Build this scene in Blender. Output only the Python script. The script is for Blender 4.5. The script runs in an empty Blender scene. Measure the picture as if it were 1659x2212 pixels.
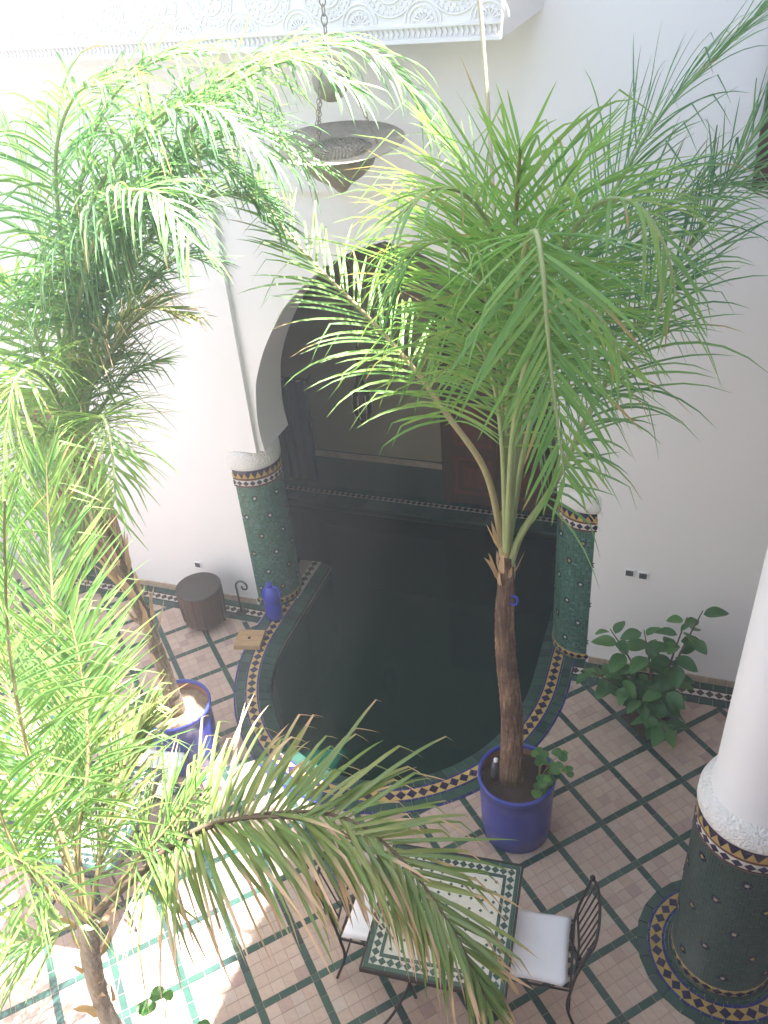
import bpy, math, random
from mathutils import Vector, Matrix
from mathutils.geometry import tessellate_polygon
random.seed(7)
PI = math.pi
sc = bpy.context.scene
C = sc.collection

# ------------------------------------------------------------------ camera
FPX, PITCH, ROLL, YAW, EYE = 1864.66, math.radians(33.778), math.radians(5.289), math.radians(22.138), 5.2
def cam_axes():
    f = Vector((0, math.cos(PITCH), -math.sin(PITCH))); r = Vector((1, 0, 0)); d = f.cross(r)
    r2 = math.cos(ROLL)*r + math.sin(ROLL)*d
    d2 = -math.sin(ROLL)*r + math.cos(ROLL)*d
    Z = Matrix.Rotation(YAW, 3, 'Z')
    return Z @ r2, Z @ d2, Z @ f
CR, CD, CF = cam_axes()
cam = bpy.data.cameras.new('camera'); cam_o = bpy.data.objects.new('camera', cam); C.objects.link(cam_o)
cam.sensor_fit = 'HORIZONTAL'; cam.sensor_width = 36; cam.lens = 36*FPX/1659
cam.clip_start = 0.05; cam.clip_end = 2000
m = Matrix((( CR.x, -CD.x, -CF.x, 0), (CR.y, -CD.y, -CF.y, 0), (CR.z, -CD.z, -CF.z, EYE), (0, 0, 0, 1)))
cam_o.matrix_world = m
sc.camera = cam_o
def at(px, py, Y):                      # sight line through a point of the view, met at depth Y of the court
    d = CR*((px-829.5)/FPX) + CD*((py-1106)/FPX) + CF
    t = Y/d.y
    return Vector((d.x*t, Y, EYE + d.z*t))

# ------------------------------------------------------------------ light
SUN = Vector((0.25, 0.20, 1.0)).normalized()
w = bpy.data.worlds.new('World'); sc.world = w; w.use_nodes = True
nt = w.node_tree; bg = nt.nodes['Background']
sky = nt.nodes.new('ShaderNodeTexSky'); sky.sky_type = 'NISHITA'; sky.sun_disc = False
sky.sun_elevation = math.asin(SUN.z); sky.sun_rotation = math.atan2(SUN.x, SUN.y)
sky.air_density = 1.0; sky.dust_density = 3.2; sky.ozone_density = 1.0
nt.links.new(sky.outputs[0], bg.inputs[0]); bg.inputs[1].default_value = 0.105
sl = bpy.data.lights.new('sun', 'SUN'); sl.energy = 5.0; sl.angle = math.radians(0.53); sl.color = (1, 0.975, 0.95)
so = bpy.data.objects.new('sun', sl); C.objects.link(so); so.rotation_euler = SUN.to_track_quat('Z', 'Y').to_euler()
so.location = (2, 3, 12)
vs = sc.view_settings; vs.view_transform = 'Standard'; vs.look = 'None'; vs.gamma = 1; vs.use_curve_mapping = False
vs.exposure = 2.95
cy = sc.cycles
cy.max_bounces = 10; cy.diffuse_bounces = 6; cy.glossy_bounces = 3; cy.transmission_bounces = 6; cy.transparent_max_bounces = 12
cy.volume_bounces = 1; cy.use_denoising = True; cy.sample_clamp_indirect = 6; cy.caustics_reflective = False; cy.caustics_refractive = False

# ------------------------------------------------------------------ materials
MATS = {}
def base(name):
    mt = bpy.data.materials.new(name); mt.use_nodes = True
    n = mt.node_tree.nodes; return mt, n, mt.node_tree.links, n['Principled BSDF']
def mixrgb(n, l, fac, a, b, mode='MIX'):
    x = n.new('ShaderNodeMix'); x.data_type = 'RGBA'; x.blend_type = mode
    for sock, v in ((x.inputs[0], fac), (x.inputs[6], a), (x.inputs[7], b)):
        if hasattr(v, 'is_linked'): l.new(v, sock)
        elif isinstance(v, (int, float)): sock.default_value = v
        else: sock.default_value = (*v, 1)
    return x.outputs[2]
def noise(n, l, scale, detail=4, rough=0.6, coord='Object', dist=0, stretch=None):
    tc = n.new('ShaderNodeTexCoord'); t = n.new('ShaderNodeTexNoise')
    t.inputs['Scale'].default_value = scale; t.inputs['Detail'].default_value = detail
    t.inputs['Roughness'].default_value = rough; t.inputs['Distortion'].default_value = dist
    src = tc.outputs[coord]
    if stretch:
        mp = n.new('ShaderNodeMapping'); mp.inputs['Scale'].default_value = stretch; l.new(src, mp.inputs[0]); src = mp.outputs[0]
    l.new(src, t.inputs['Vector']); return t.outputs['Fac']
def ramp(n, l, fac, *stops):
    r = n.new('ShaderNodeValToRGB'); cr = r.color_ramp
    while len(cr.elements) < len(stops): cr.elements.new(0.5)
    for e, (p, c) in zip(cr.elements, stops): e.position = p; e.color = (*c, 1)
    l.new(fac, r.inputs[0]); return r.outputs[0]
def bump(n, l, h, strength, dist, bs):
    b = n.new('ShaderNodeBump'); b.inputs['Strength'].default_value = strength; b.inputs['Distance'].default_value = dist
    l.new(h, b.inputs['Height']); l.new(b.outputs[0], bs.inputs['Normal'])
def rnd(n, l):
    g = n.new('ShaderNodeNewGeometry'); o = n.new('ShaderNodeObjectInfo'); a = n.new('ShaderNodeMath'); a.operation = 'ADD'
    f = n.new('ShaderNodeMath'); f.operation = 'FRACT'
    l.new(g.outputs['Random Per Island'], a.inputs[0]); l.new(o.outputs['Random'], a.inputs[1]); l.new(a.outputs[0], f.inputs[0]); return f.outputs[0]
def simple(name, col, rough=0.6, var=0.15, scale=6, bstr=0.0, bdist=0.003, bscale=60, metal=0, spec=0.5, stretch=None):
    mt, n, l, b = base(name)
    dk = tuple(c*(1-var) for c in col); lt = tuple(min(1, c*(1+var)) for c in col)
    l.new(mixrgb(n, l, noise(n, l, scale, stretch=stretch), dk, lt), b.inputs['Base Color'])
    b.inputs['Roughness'].default_value = rough; b.inputs['Metallic'].default_value = metal; b.inputs['Specular IOR Level'].default_value = spec
    if bstr: bump(n, l, noise(n, l, bscale, stretch=stretch), bstr, bdist, b)
    MATS[name] = mt; return mt
def tilemat(name, stops, rough=0.3, var=0.25, scale=25):
    mt, n, l, b = base(name)
    c = ramp(n, l, rnd(n, l), *stops)
    l.new(mixrgb(n, l, noise(n, l, scale, 6), c, mixrgb(n, l, 1.0, c, (1-var*1.6,)*3, 'MULTIPLY')), b.inputs['Base Color'])
    rr = n.new('ShaderNodeMapRange'); rr.inputs[3].default_value = rough*0.7; rr.inputs[4].default_value = rough*1.5
    l.new(noise(n, l, 9), rr.inputs[0]); l.new(rr.outputs[0], b.inputs['Roughness'])
    bump(n, l, noise(n, l, 40), 0.25, 0.002, b)
    MATS[name] = mt; return mt

# plaster with faint stains and trowel relief
def plaster(name, col, bstr=0.25):
    mt, n, l, b = base(name)
    c = mixrgb(n, l, noise(n, l, 0.9, 6), tuple(x*0.94 for x in col), col)
    c = mixrgb(n, l, ramp(n, l, noise(n, l, 3.2, 8, 0.7, stretch=(1, 1, 0.35)), (0.55, (0, 0, 0)), (0.9, (0.12, 0.12, 0.12))), c, (0.55, 0.52, 0.47))
    l.new(c, b.inputs['Base Color']); b.inputs['Roughness'].default_value = 0.75; b.inputs['Specular IOR Level'].default_value = 0.25
    bump(n, l, noise(n, l, 14, 6), bstr, 0.006, b); MATS[name] = mt
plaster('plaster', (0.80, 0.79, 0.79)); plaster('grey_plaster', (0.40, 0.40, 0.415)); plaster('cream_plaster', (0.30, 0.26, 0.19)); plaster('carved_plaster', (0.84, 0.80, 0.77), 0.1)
def stucco():
    mt, n, l, b = base('stucco'); b.inputs['Base Color'].default_value = (0.80, 0.79, 0.77, 1); b.inputs['Roughness'].default_value = 0.8
    tc = n.new('ShaderNodeTexCoord'); v = n.new('ShaderNodeTexVoronoi'); v.inputs['Scale'].default_value = 70; v.feature = 'SMOOTH_F1'
    l.new(tc.outputs['Object'], v.inputs['Vector']); wv = noise(n, l, 38, 3, 0.5, dist=2.5)
    ad = n.new('ShaderNodeMath'); ad.operation = 'ADD'; l.new(v.outputs['Distance'], ad.inputs[0]); l.new(wv, ad.inputs[1])
    bump(n, l, ad.outputs[0], 0.9, 0.012, b); MATS['stucco'] = mt
stucco()
tilemat('floor_tile', ((0.0, (0.53, 0.395, 0.32)), (0.3, (0.50, 0.37, 0.30)), (0.55, (0.55, 0.42, 0.345)), (0.8, (0.52, 0.375, 0.295)), (0.95, (0.41, 0.28, 0.245)), (1.0, (0.55, 0.46, 0.39))), 0.45, 0.2)
simple('grout', (0.33, 0.265, 0.22), 0.9, 0.3, 8)
tilemat('green_tile', ((0, (0.024, 0.07, 0.052)), (0.5, (0.035, 0.092, 0.068)), (0.8, (0.022, 0.05, 0.046)), (1, (0.045, 0.105, 0.085))), 0.3)
tilemat('navy_tile', ((0, (0.012, 0.012, 0.05)), (0.6, (0.02, 0.016, 0.075)), (1, (0.03, 0.015, 0.04))), 0.28)
tilemat('blue_tile', ((0, (0.02, 0.03, 0.16)), (0.6, (0.03, 0.04, 0.22)), (1, (0.02, 0.02, 0.12))), 0.28)
tilemat('yellow_tile', ((0, (0.50, 0.33, 0.09)), (0.5, (0.58, 0.40, 0.13)), (1, (0.44, 0.30, 0.10))), 0.35)
tilemat('white_tile', ((0, (0.66, 0.62, 0.54)), (0.5, (0.72, 0.69, 0.62)), (1, (0.6, 0.55, 0.47))), 0.35)
tilemat('umber_tile', ((0, (0.05, 0.028, 0.02)), (0.6, (0.07, 0.03, 0.025)), (1, (0.03, 0.02, 0.03))), 0.35)
tilemat('red_tile', ((0, (0.16, 0.04, 0.035)), (1, (0.12, 0.03, 0.03))), 0.35)
tilemat('cream_tile', ((0, (0.50, 0.38, 0.28)), (0.5, (0.55, 0.44, 0.34)), (1, (0.46, 0.33, 0.25))), 0.45)
def mosaic(name, c1, c2, c3, cell):
    mt, n, l, b = base(name); tc = n.new('ShaderNodeTexCoord')
    mp = n.new('ShaderNodeMapping'); mp.inputs['Scale'].default_value = (1/cell, 1/cell, 1); l.new(tc.outputs['UV'], mp.inputs[0])
    fl = n.new('ShaderNodeVectorMath'); fl.operation = 'FLOOR'; l.new(mp.outputs[0], fl.inputs[0])
    wn = n.new('ShaderNodeTexWhiteNoise'); wn.noise_dimensions = '2D'; l.new(fl.outputs[0], wn.inputs['Vector'])
    col = ramp(n, l, wn.outputs['Value'], (0, c1), (0.45, c2), (0.85, c3), (1, tuple(min(1, x*1.6) for x in c3)))
    col = mixrgb(n, l, ramp(n, l, noise(n, l, 5, 5), (0.35, (0, 0, 0)), (0.75, (0.45, 0.45, 0.45))), col, tuple(x*0.5 for x in c1))
    fr = n.new('ShaderNodeVectorMath'); fr.operation = 'FRACTION'; l.new(mp.outputs[0], fr.inputs[0])
    sb = n.new('ShaderNodeVectorMath'); sb.operation = 'SUBTRACT'; sb.inputs[1].default_value = (0.5, 0.5, 0); l.new(fr.outputs[0], sb.inputs[0])
    ab = n.new('ShaderNodeVectorMath'); ab.operation = 'ABSOLUTE'; l.new(sb.outputs[0], ab.inputs[0])
    sx = n.new('ShaderNodeSeparateXYZ'); l.new(ab.outputs[0], sx.inputs[0])
    mx = n.new('ShaderNodeMath'); mx.operation = 'MAXIMUM'; l.new(sx.outputs[0], mx.inputs[0]); l.new(sx.outputs[1], mx.inputs[1])
    gr = ramp(n, l, mx.outputs[0], (0.41, (0, 0, 0)), (0.46, (1, 1, 1)))
    l.new(mixrgb(n, l, gr, col, tuple(x*0.8+0.03 for x in c3)), b.inputs['Base Color']); b.inputs['Roughness'].default_value = 0.33
    h = n.new('ShaderNodeMath'); h.operation = 'MULTIPLY_ADD'; h.inputs[1].default_value = -1.0; l.new(gr, h.inputs[0]); l.new(wn.outputs['Value'], h.inputs[2])
    bump(n, l, h.outputs[0], 0.5, 0.002, b); MATS[name] = mt
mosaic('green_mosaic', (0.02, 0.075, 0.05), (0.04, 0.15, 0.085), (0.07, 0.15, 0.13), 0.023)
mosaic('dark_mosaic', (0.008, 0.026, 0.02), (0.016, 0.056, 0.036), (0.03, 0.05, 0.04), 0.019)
simple('iron', (0.035, 0.028, 0.026), 0.55, 0.4, 30, 0.4, 0.002, 120, 0.4)
simple('brass', (0.30, 0.265, 0.22), 0.65, 0.4, 25, 0.6, 0.004, 90, 0.2)
simple('blue_glaze', (0.045, 0.058, 0.33), 0.28, 0.22, 7, 0.15, 0.004, 12)
simple('terracotta', (0.34, 0.16, 0.09), 0.85, 0.2, 12)
simple('soil', (0.055, 0.032, 0.022), 0.95, 0.5, 30, 1.0, 0.02, 45)
simple('mulch', (0.30, 0.21, 0.14), 0.95, 0.5, 40, 1.0, 0.02, 60)
simple('cotton', (0.80, 0.80, 0.84), 0.9, 0.04, 5, 0.35, 0.01, 18)
simple('dark_wood', (0.075, 0.04, 0.026), 0.55, 0.35, 12, 0.3, 0.003, 30, stretch=(6, 6, 1))
simple('red_wood', (0.13, 0.04, 0.026), 0.5, 0.3, 10, stretch=(6, 6, 1))
simple('door_wood', (0.17, 0.10, 0.055), 0.6, 0.3, 8, 0.3, 0.003, 25, stretch=(7, 7, 1))
simple('pale_wood', (0.42, 0.27, 0.13), 0.6, 0.35, 5, 0.2, 0.002, 25, stretch=(2, 9, 9))
simple('stool_leather', (0.040, 0.030, 0.027), 0.6, 0.3, 18, 0.4, 0.004, 60)
simple('blue_plastic', (0.02, 0.035, 0.38), 0.35, 0.1, 6)
simple('blue_cloth', (0.022, 0.022, 0.09), 0.9, 0.3, 8)
simple('white_plastic', (0.8, 0.8, 0.8), 0.35, 0.03)
simple('grey_plastic', (0.07, 0.07, 0.08), 0.4, 0.1)
simple('rope', (0.50, 0.43, 0.30), 0.9, 0.25, 60)
def bark(name, dark, mid, pale):
    mt, n, l, b = base(name)
    a = noise(n, l, 22, 6, 0.65, stretch=(3, 3, 0.28)); c = ramp(n, l, a, (0.32, dark), (0.5, mid), (0.66, pale), (0.8, tuple(min(1, x*1.5) for x in pale)))
    c = mixrgb(n, l, ramp(n, l, noise(n, l, 3.5, 5), (0.4, (0, 0, 0)), (0.62, (0.8, 0.8, 0.8))), c, dark)
    l.new(c, b.inputs['Base Color']); b.inputs['Roughness'].default_value = 0.9; bump(n, l, a, 1.0, 0.02, b); MATS[name] = mt
bark('trunk_bark', (0.07, 0.038, 0.024), (0.21, 0.12, 0.07), (0.42, 0.29, 0.19))
bark('sunlit_fibre', (0.33, 0.27, 0.2), (0.48, 0.41, 0.32), (0.65, 0.58, 0.48))  # front palm bark paled, full-sun glare put into the colour
bark('trunk_fibre', (0.11, 0.075, 0.045), (0.25, 0.18, 0.11), (0.45, 0.36, 0.25))
simple('stem_tan', (0.30, 0.24, 0.11), 0.6, 0.35, 9, 0.3, 0.004, 40, stretch=(4, 4, 0.6))
simple('stem_green', (0.27, 0.32, 0.13), 0.55, 0.3, 9, 0.2, 0.003, 40, stretch=(4, 4, 0.6))
simple('stem_brown', (0.12, 0.085, 0.05), 0.8, 0.3, 20)
simple('stone', (0.45, 0.40, 0.33), 0.8, 0.2, 6)
def leafmat(name, cols, tip, transl=0.35, rough=0.42, sat=1.0):
    mt, n, l, b = base(name); at_ = n.new('ShaderNodeAttribute'); at_.attribute_name = 'col'
    s = n.new('ShaderNodeSeparateColor'); l.new(at_.outputs['Color'], s.inputs[0])
    c = ramp(n, l, s.outputs[0], *[(i/(len(cols)-1), x) for i, x in enumerate(cols)])
    c = mixrgb(n, l, s.outputs[1], c, tip)
    l.new(c, b.inputs['Base Color']); b.inputs['Roughness'].default_value = rough; b.inputs['Specular IOR Level'].default_value = 0.4
    tr = n.new('ShaderNodeBsdfTranslucent'); l.new(mixrgb(n, l, 1.0, c, (1.12, 1.28, 0.72), 'MULTIPLY'), tr.inputs[0])
    mx = n.new('ShaderNodeMixShader'); mx.inputs[0].default_value = transl
    l.new(b.outputs[0], mx.inputs[1]); l.new(tr.outputs[0], mx.inputs[2]); l.new(mx.outputs[0], n['Material Output'].inputs[0]); MATS[name] = mt
leafmat('palm_leaf', ((0.13, 0.26, 0.09), (0.19, 0.35, 0.11), (0.26, 0.40, 0.12), (0.17, 0.32, 0.12), (0.34, 0.41, 0.14)), (0.42, 0.28, 0.14), 0.5)
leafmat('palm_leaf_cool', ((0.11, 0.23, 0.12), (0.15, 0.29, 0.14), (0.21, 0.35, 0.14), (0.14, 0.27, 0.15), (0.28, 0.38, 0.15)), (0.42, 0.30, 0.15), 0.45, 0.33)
leafmat('palm_leaf_sun', ((0.13, 0.27, 0.08), (0.19, 0.35, 0.11), (0.25, 0.40, 0.12), (0.34, 0.41, 0.14)), (0.50, 0.36, 0.18), 0.5)  # copy of palm_leaf for sunlit fronds, their lit look put into the colour
leafmat('palm_leaf_dry', ((0.12, 0.20, 0.055), (0.17, 0.245, 0.07), (0.25, 0.28, 0.09), (0.15, 0.22, 0.075), (0.34, 0.30, 0.13)), (0.55, 0.37, 0.25), 0.3)
leafmat('broad_leaf', ((0.05, 0.14, 0.05), (0.075, 0.20, 0.06), (0.11, 0.25, 0.075), (0.065, 0.17, 0.065)), (0.2, 0.15, 0.05), 0.25)
leafmat('clover_leaf', ((0.06, 0.17, 0.05), (0.09, 0.22, 0.06), (0.14, 0.30, 0.07)), (0.2, 0.2, 0.05), 0.35)
def water():
    mt = bpy.data.materials.new('water'); mt.use_nodes = True; n = mt.node_tree.nodes; l = mt.node_tree.links; n.remove(n['Principled BSDF'])
    t = n.new('ShaderNodeBsdfTransparent'); t.inputs[0].default_value = (0.16, 0.32, 0.24, 1)
    g = n.new('ShaderNodeBsdfGlossy'); g.inputs['Roughness'].default_value = 0.03
    f = n.new('ShaderNodeFresnel'); f.inputs[0].default_value = 1.33
    bp = n.new('ShaderNodeBump'); bp.inputs['Strength'].default_value = 0.12; bp.inputs['Distance'].default_value = 0.01
    l.new(noise(n, l, 5, 3), bp.inputs['Height']); l.new(bp.outputs[0], g.inputs['Normal']); l.new(bp.outputs[0], f.inputs['Normal'])
    df = n.new('ShaderNodeBsdfDiffuse'); df.inputs[0].default_value = (0.001, 0.030, 0.019, 1)
    m0 = n.new('ShaderNodeMixShader'); m0.inputs[0].default_value = 0.45; l.new(t.outputs[0], m0.inputs[1]); l.new(df.outputs[0], m0.inputs[2])
    mx = n.new('ShaderNodeMixShader'); l.new(f.outputs[0], mx.inputs[0]); l.new(m0.outputs[0], mx.inputs[1]); l.new(g.outputs[0], mx.inputs[2])
    l.new(mx.outputs[0], n['Material Output'].inputs[0]); MATS['water'] = mt
water()
simple('basin', (0.016, 0.05, 0.04), 0.6, 0.3, 3)

# ------------------------------------------------------------------ mesh helpers
WORG = {}
def link(o, parent=None, org=None):
    C.objects.link(o)
    if parent is not None: o.parent = parent
    return o
class MB:
    def __init__(s): s.v = []; s.f = []; s.m = []; s.c = []; s.uv = []; s.sm = []
    def add(s, vs, fs, mi=0, col=None, uv=None, smooth=False):
        k = len(s.v); s.v += [Vector(p) for p in vs]
        for i, f in enumerate(fs):
            s.f.append(tuple(k+j for j in f)); s.m.append(mi); s.sm.append(smooth)
            s.uv.append([uv[j] for j in f] if uv else None)
        s.c += (col if col else [(0, 0, 0, 1)]*len(vs)); return s
    def box(s, x0, x1, y0, y1, z0, z1, mi=0):
        v = [(x, y, z) for z in (z0, z1) for y in (y0, y1) for x in (x0, x1)]
        return s.add(v, [(0, 2, 3, 1), (4, 5, 7, 6), (0, 1, 5, 4), (2, 6, 7, 3), (0, 4, 6, 2), (1, 3, 7, 5)], mi)
    def prism(s, poly, z0, z1, mi=0, inset=0.0, smooth=False):
        n = len(poly); poly = [Vector((p[0], p[1], 0)) for p in poly]
        cx = sum(poly, Vector())/n
        lo = [(p.x, p.y, z0) for p in poly]; 
        if inset:
            md = [(p.x, p.y, z1-inset) for p in poly]; tp = [p + (cx-p).normalized()*inset for p in poly]; hi = [(p.x, p.y, z1) for p in tp]
            return s.add(lo+md+hi, [tuple(range(2*n, 3*n))] + [(i, (i+1) % n, n+(i+1) % n, n+i) for i in range(n)] + [(n+i, n+(i+1) % n, 2*n+(i+1) % n, 2*n+i) for i in range(n)], mi)
        hi = [(p.x, p.y, z1) for p in poly]
        return s.add(lo+hi, [tuple(range(n, 2*n)), tuple(reversed(range(n)))] + [(i, (i+1) % n, n+(i+1) % n, n+i) for i in range(n)], mi)
    def tube(s, pts, rad, seg=8, mi=0, caps=True, col=None):
        pts = [Vector(p) for p in pts]; n = len(pts)
        if not hasattr(rad, '__len__'): rad = [rad]*n
        t0 = (pts[1]-pts[0]).normalized(); a = t0.orthogonal().normalized(); vs = []
        for i, p in enumerate(pts):
            t = (pts[min(i+1, n-1)]-pts[max(i-1, 0)]).normalized()
            a = (a - t*a.dot(t)); a = a.normalized() if a.length > 1e-6 else t.orthogonal().normalized(); b = t.cross(a)
            vs += [p + (a*math.cos(2*PI*k/seg) + b*math.sin(2*PI*k/seg))*rad[i] for k in range(seg)]
        fs = [(i*seg+k, i*seg+(k+1) % seg, (i+1)*seg+(k+1) % seg, (i+1)*seg+k) for i in range(n-1) for k in range(seg)]
        s.add(vs, fs, mi, smooth=True)
        if caps: s.add(vs[:seg], [tuple(reversed(range(seg)))], mi); s.add(vs[-seg:], [tuple(range(seg))], mi)
        return s
    def lathe(s, prof, c=(0, 0, 0), seg=40, mi=0, a0=0, a1=2*PI, smooth=True, sx=1, sy=1):
        c = Vector(c); full = abs(a1-a0-2*PI) < 1e-6; ns = seg if full else seg+1; vs = []; uv = []
        ln = 0
        for i, (r, z) in enumerate(prof):
            if i: ln += math.hypot(r-prof[i-1][0], z-prof[i-1][1])
            for k in range(seg+1):
                a = a0+(a1-a0)*k/seg
                vs.append(c+Vector((r*math.cos(a)*sx, r*math.sin(a)*sy, z))); uv.append((a*max(q[0] for q in prof), ln))
        m_ = seg+1
        fs = [(i*m_+k, i*m_+k+1, (i+1)*m_+k+1, (i+1)*m_+k) for i in range(len(prof)-1) for k in range(seg)]
        return s.add(vs, fs, mi, uv=uv, smooth=smooth)
    def build(s, name, mats, parent=None, org=None, kind=None, data_only=False, merge=False):
        if isinstance(mats, str): mats = [mats]
        o0 = Vector(org) if org is not None else (WORG.get(parent, Vector()) if parent is not None else Vector())
        me = bpy.data.meshes.new(name); me.from_pydata([v-o0 for v in s.v], [], s.f)
        for k in mats: me.materials.append(MATS[k])
        me.polygons.foreach_set('material_index', s.m); me.polygons.foreach_set('use_smooth', s.sm)
        if any(c != (0, 0, 0, 1) for c in s.c):
            ca = me.color_attributes.new('col', 'FLOAT_COLOR', 'POINT'); ca.data.foreach_set('color', [x for c in s.c for x in c])
        if any(u for u in s.uv):
            ul = me.uv_layers.new(name='UVMap'); fl = []
            for u, f in zip(s.uv, s.f):
                for p in (u or [(0, 0)]*len(f)): fl += [p[0], p[1]]
            ul.data.foreach_set('uv', fl)
        if merge:
            import bmesh
            bm = bmesh.new(); bm.from_mesh(me); bmesh.ops.remove_doubles(bm, verts=bm.verts, dist=1e-5); bmesh.ops.recalc_face_normals(bm, faces=bm.faces); bm.to_mesh(me); bm.free()
        me.update()
        if data_only: return me
        o = bpy.data.objects.new(name, me); link(o, parent); WORG[o] = o0
        if parent is None: o.location = o0
        if kind: o['kind'] = kind
        return o
def place(name, me, parent, loc=(0, 0, 0), rz=0):       # a shared-mesh piece, loc in the parent's space
    o = bpy.data.objects.new(name, me); link(o, parent); o.location = loc; o.rotation_euler[2] = rz; return o
def thing(name, label, cat, loc=(0, 0, 0), rz=0, group=None):
    o = bpy.data.objects.new(name, None); link(o); o.location = loc; o.rotation_euler[2] = rz; o.empty_display_size = 0.1
    o['label'] = label; o['category'] = cat; WORG[o] = Vector(loc)
    if group: o['group'] = group
    return o
def tag(o, label, cat, group=None):
    o['label'] = label; o['category'] = cat
    if group: o['group'] = group
    return o
def struct(o): o['kind'] = 'structure'; return o
def jit(a): return random.uniform(-a, a)
def catmull(pts, per=8):
    pts = [Vector(p) for p in pts]; P = [2*pts[0]-pts[1]] + pts + [2*pts[-1]-pts[-2]]; out = []
    for i in range(1, len(P)-2):
        for k in range(per):
            t = k/per; p0, p1, p2, p3 = P[i-1:i+3]
            out.append(0.5*((2*p1) + (p2-p0)*t + (2*p0-5*p1+4*p2-p3)*t*t + (3*p1-p0-3*p2+p3)*t**3))
    out.append(pts[-1]); return out

# ================================================================== SETTING
WY = 5.45                                     # face of the back wall
TOP = 6.83                                    # roof line round the court
PXC, PYC, PA, PB = -2.03, 5.15, 1.235, 1.46   # pool: half ellipse in front of the arch
def pool_path(off, n=90):                     # from the left pillar round the front to the right pillar
    a, b = PA+off, PB+off
    pts = [Vector((PXC-a, y, 0)) for y in (5.62, 5.5, 5.38, 5.26)]
    pts += [Vector((PXC-a*math.cos(t), PYC-b*math.sin(t), 0)) for t in [PI*k/n for k in range(n+1)]]
    pts += [Vector((PXC+a, y, 0)) for y in (5.26, 5.38, 5.5, 5.62)]
    return pts
def in_pool(x, y, off):
    if y > PYC: return abs(x-PXC) < PA+off
    return ((x-PXC)/(PA+off))**2 + ((y-PYC)/(PB+off))**2 < 1
COLX, COLY = 0.60, 3.20

# ---- floor sheet with the pool opening cut out
def floor_sheet():
    hole = pool_path(-0.02)
    hole[0].y = WY+0.75; hole[-1].y = WY+0.75
    outer = [Vector((-6.6, -0.8, 0)), Vector((3.2, -0.8, 0)), Vector((3.2, 6.2, 0)), Vector((PXC+PA-0.02, 6.2, 0))] + list(reversed(hole)) + [Vector((PXC-PA+0.02, 6.2, 0)), Vector((-6.6, 6.2, 0))]
    mb = MB(); tr = tessellate_polygon([outer]); z = -0.0022
    mb.add([(p.x, p.y, z) for p in outer], [t for t in tr])
    return mb.build('floor', 'grout')
floor = struct(floor_sheet())
WORG[floor] = Vector()
fl_n = floor.data.polygons
if fl_n[0].normal.z < 0: floor.data.flip_normals()
# diagonal grid fitted to the courtyard
GS, GT = 0.3590, math.radians(-43.8); GO = Vector((-0.09015*5.2, 0.9928*5.2, 0))
GU = Vector((math.cos(GT), math.sin(GT), 0)); GV = Vector((GU.y, -GU.x, 0)); SW = 0.046
BED = [Vector((0.0, 4.905, 0))]
def gp(a, b): return GO + GU*(GS*a) + GV*(GS*b)
def floor_ok(p, mg=0.0):
    if not (-6.55 < p.x < 3.1 and -0.7 < p.y < 5.25): return False
    if p.y > 5.22: return False
    if in_pool(p.x, p.y, 0.17-mg): return False
    if math.hypot(p.x-COLX, p.y-COLY) < 0.42: return False
    return True
PN = 4; PW = (GS-SW)/PN
def tile_mesh(wu, wv, mt, name):
    mb = MB(); h = [(GU*(sx*wu/2) + GV*(sy*wv/2)) for sx, sy in ((-1, -1), (-1, 1), (1, 1), (1, -1))]
    mb.prism([(p.x, p.y) for p in h], -0.010, 0.0, inset=0.0009); return mb.build(name, mt, data_only=True)
tm = tile_mesh(PW-0.0034, PW-0.0034, 'floor_tile', 'tile')
sm1 = tile_mesh((GS-SW)/3-0.003, SW-0.002, 'green_tile', 'green_tile'); sm2 = tile_mesh(SW-0.002, (GS-SW)/3-0.003, 'green_tile', 'green_tile'); smx = tile_mesh(SW-0.002, SW-0.002, 'green_tile', 'green_tile')
tiles = []; strips = []
bed_cell = None
for i in range(-30, 31):
    for j in range(-30, 31):
        c = gp(i+0.5, j+0.5)
        if not (-6.9 < c.x < 3.4 and -1 < c.y < 5.6): continue
        bed = (c-BED[0]).length < GS*0.55
        if bed: bed_cell = c
        for a in range(PN):
            for b in range(PN):
                p = c + GU*((a-(PN-1)/2)*PW) + GV*((b-(PN-1)/2)*PW)
                if floor_ok(p) and not bed: tiles.append(p)
        g = gp(i, j)
        if floor_ok(g, -0.02): strips.append((g, smx))
        for k in range(3):
            off = SW/2 + (k+0.5)*(GS-SW)/3
            for p, mm in ((g+GU*off, sm1), (g+GV*off, sm2)):
                if floor_ok(p, 0.02): strips.append((p, mm))
def seen(p):
    v = p-Vector((0, 0, EYE)); zc = v.dot(CF)
    return zc > 0 and abs(v.dot(CR)/zc*FPX) < 850 and abs(v.dot(CD)/zc*FPX) < 1125
def hid(p):    # covered by sun glare fronds: left part of the court
    return p.x < -2.3 and p.y < 3.2
E0 = Vector((0, 0, EYE))
def lay(items, key, name, mats, meshes, parent, maxn=300):
    near = sorted([t for t in items if seen(t[0]) and not hid(t[0])], key=lambda t: (t[0]-E0).length)[:maxn]
    ids = set(id(t) for t in near); rest = [t for t in items if id(t) not in ids]
    for p, me in near: place(name, me, parent, (p.x, p.y, jit(0.0009)))
    mb = MB()
    for p, me in rest:
        z = jit(0.0009); mb.add([v.co+Vector((p.x, p.y, z)) for v in me.vertices], [tuple(f.vertices) for f in me.polygons])
    if mb.v: mb.build('%s_paving' % name, mats, parent, kind='stuff')
lay([(p, tm) for p in tiles], None, 'tile', 'floor_tile', None, floor)
lay(strips, None, 'green_tile', 'green_tile', None, floor)

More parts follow.
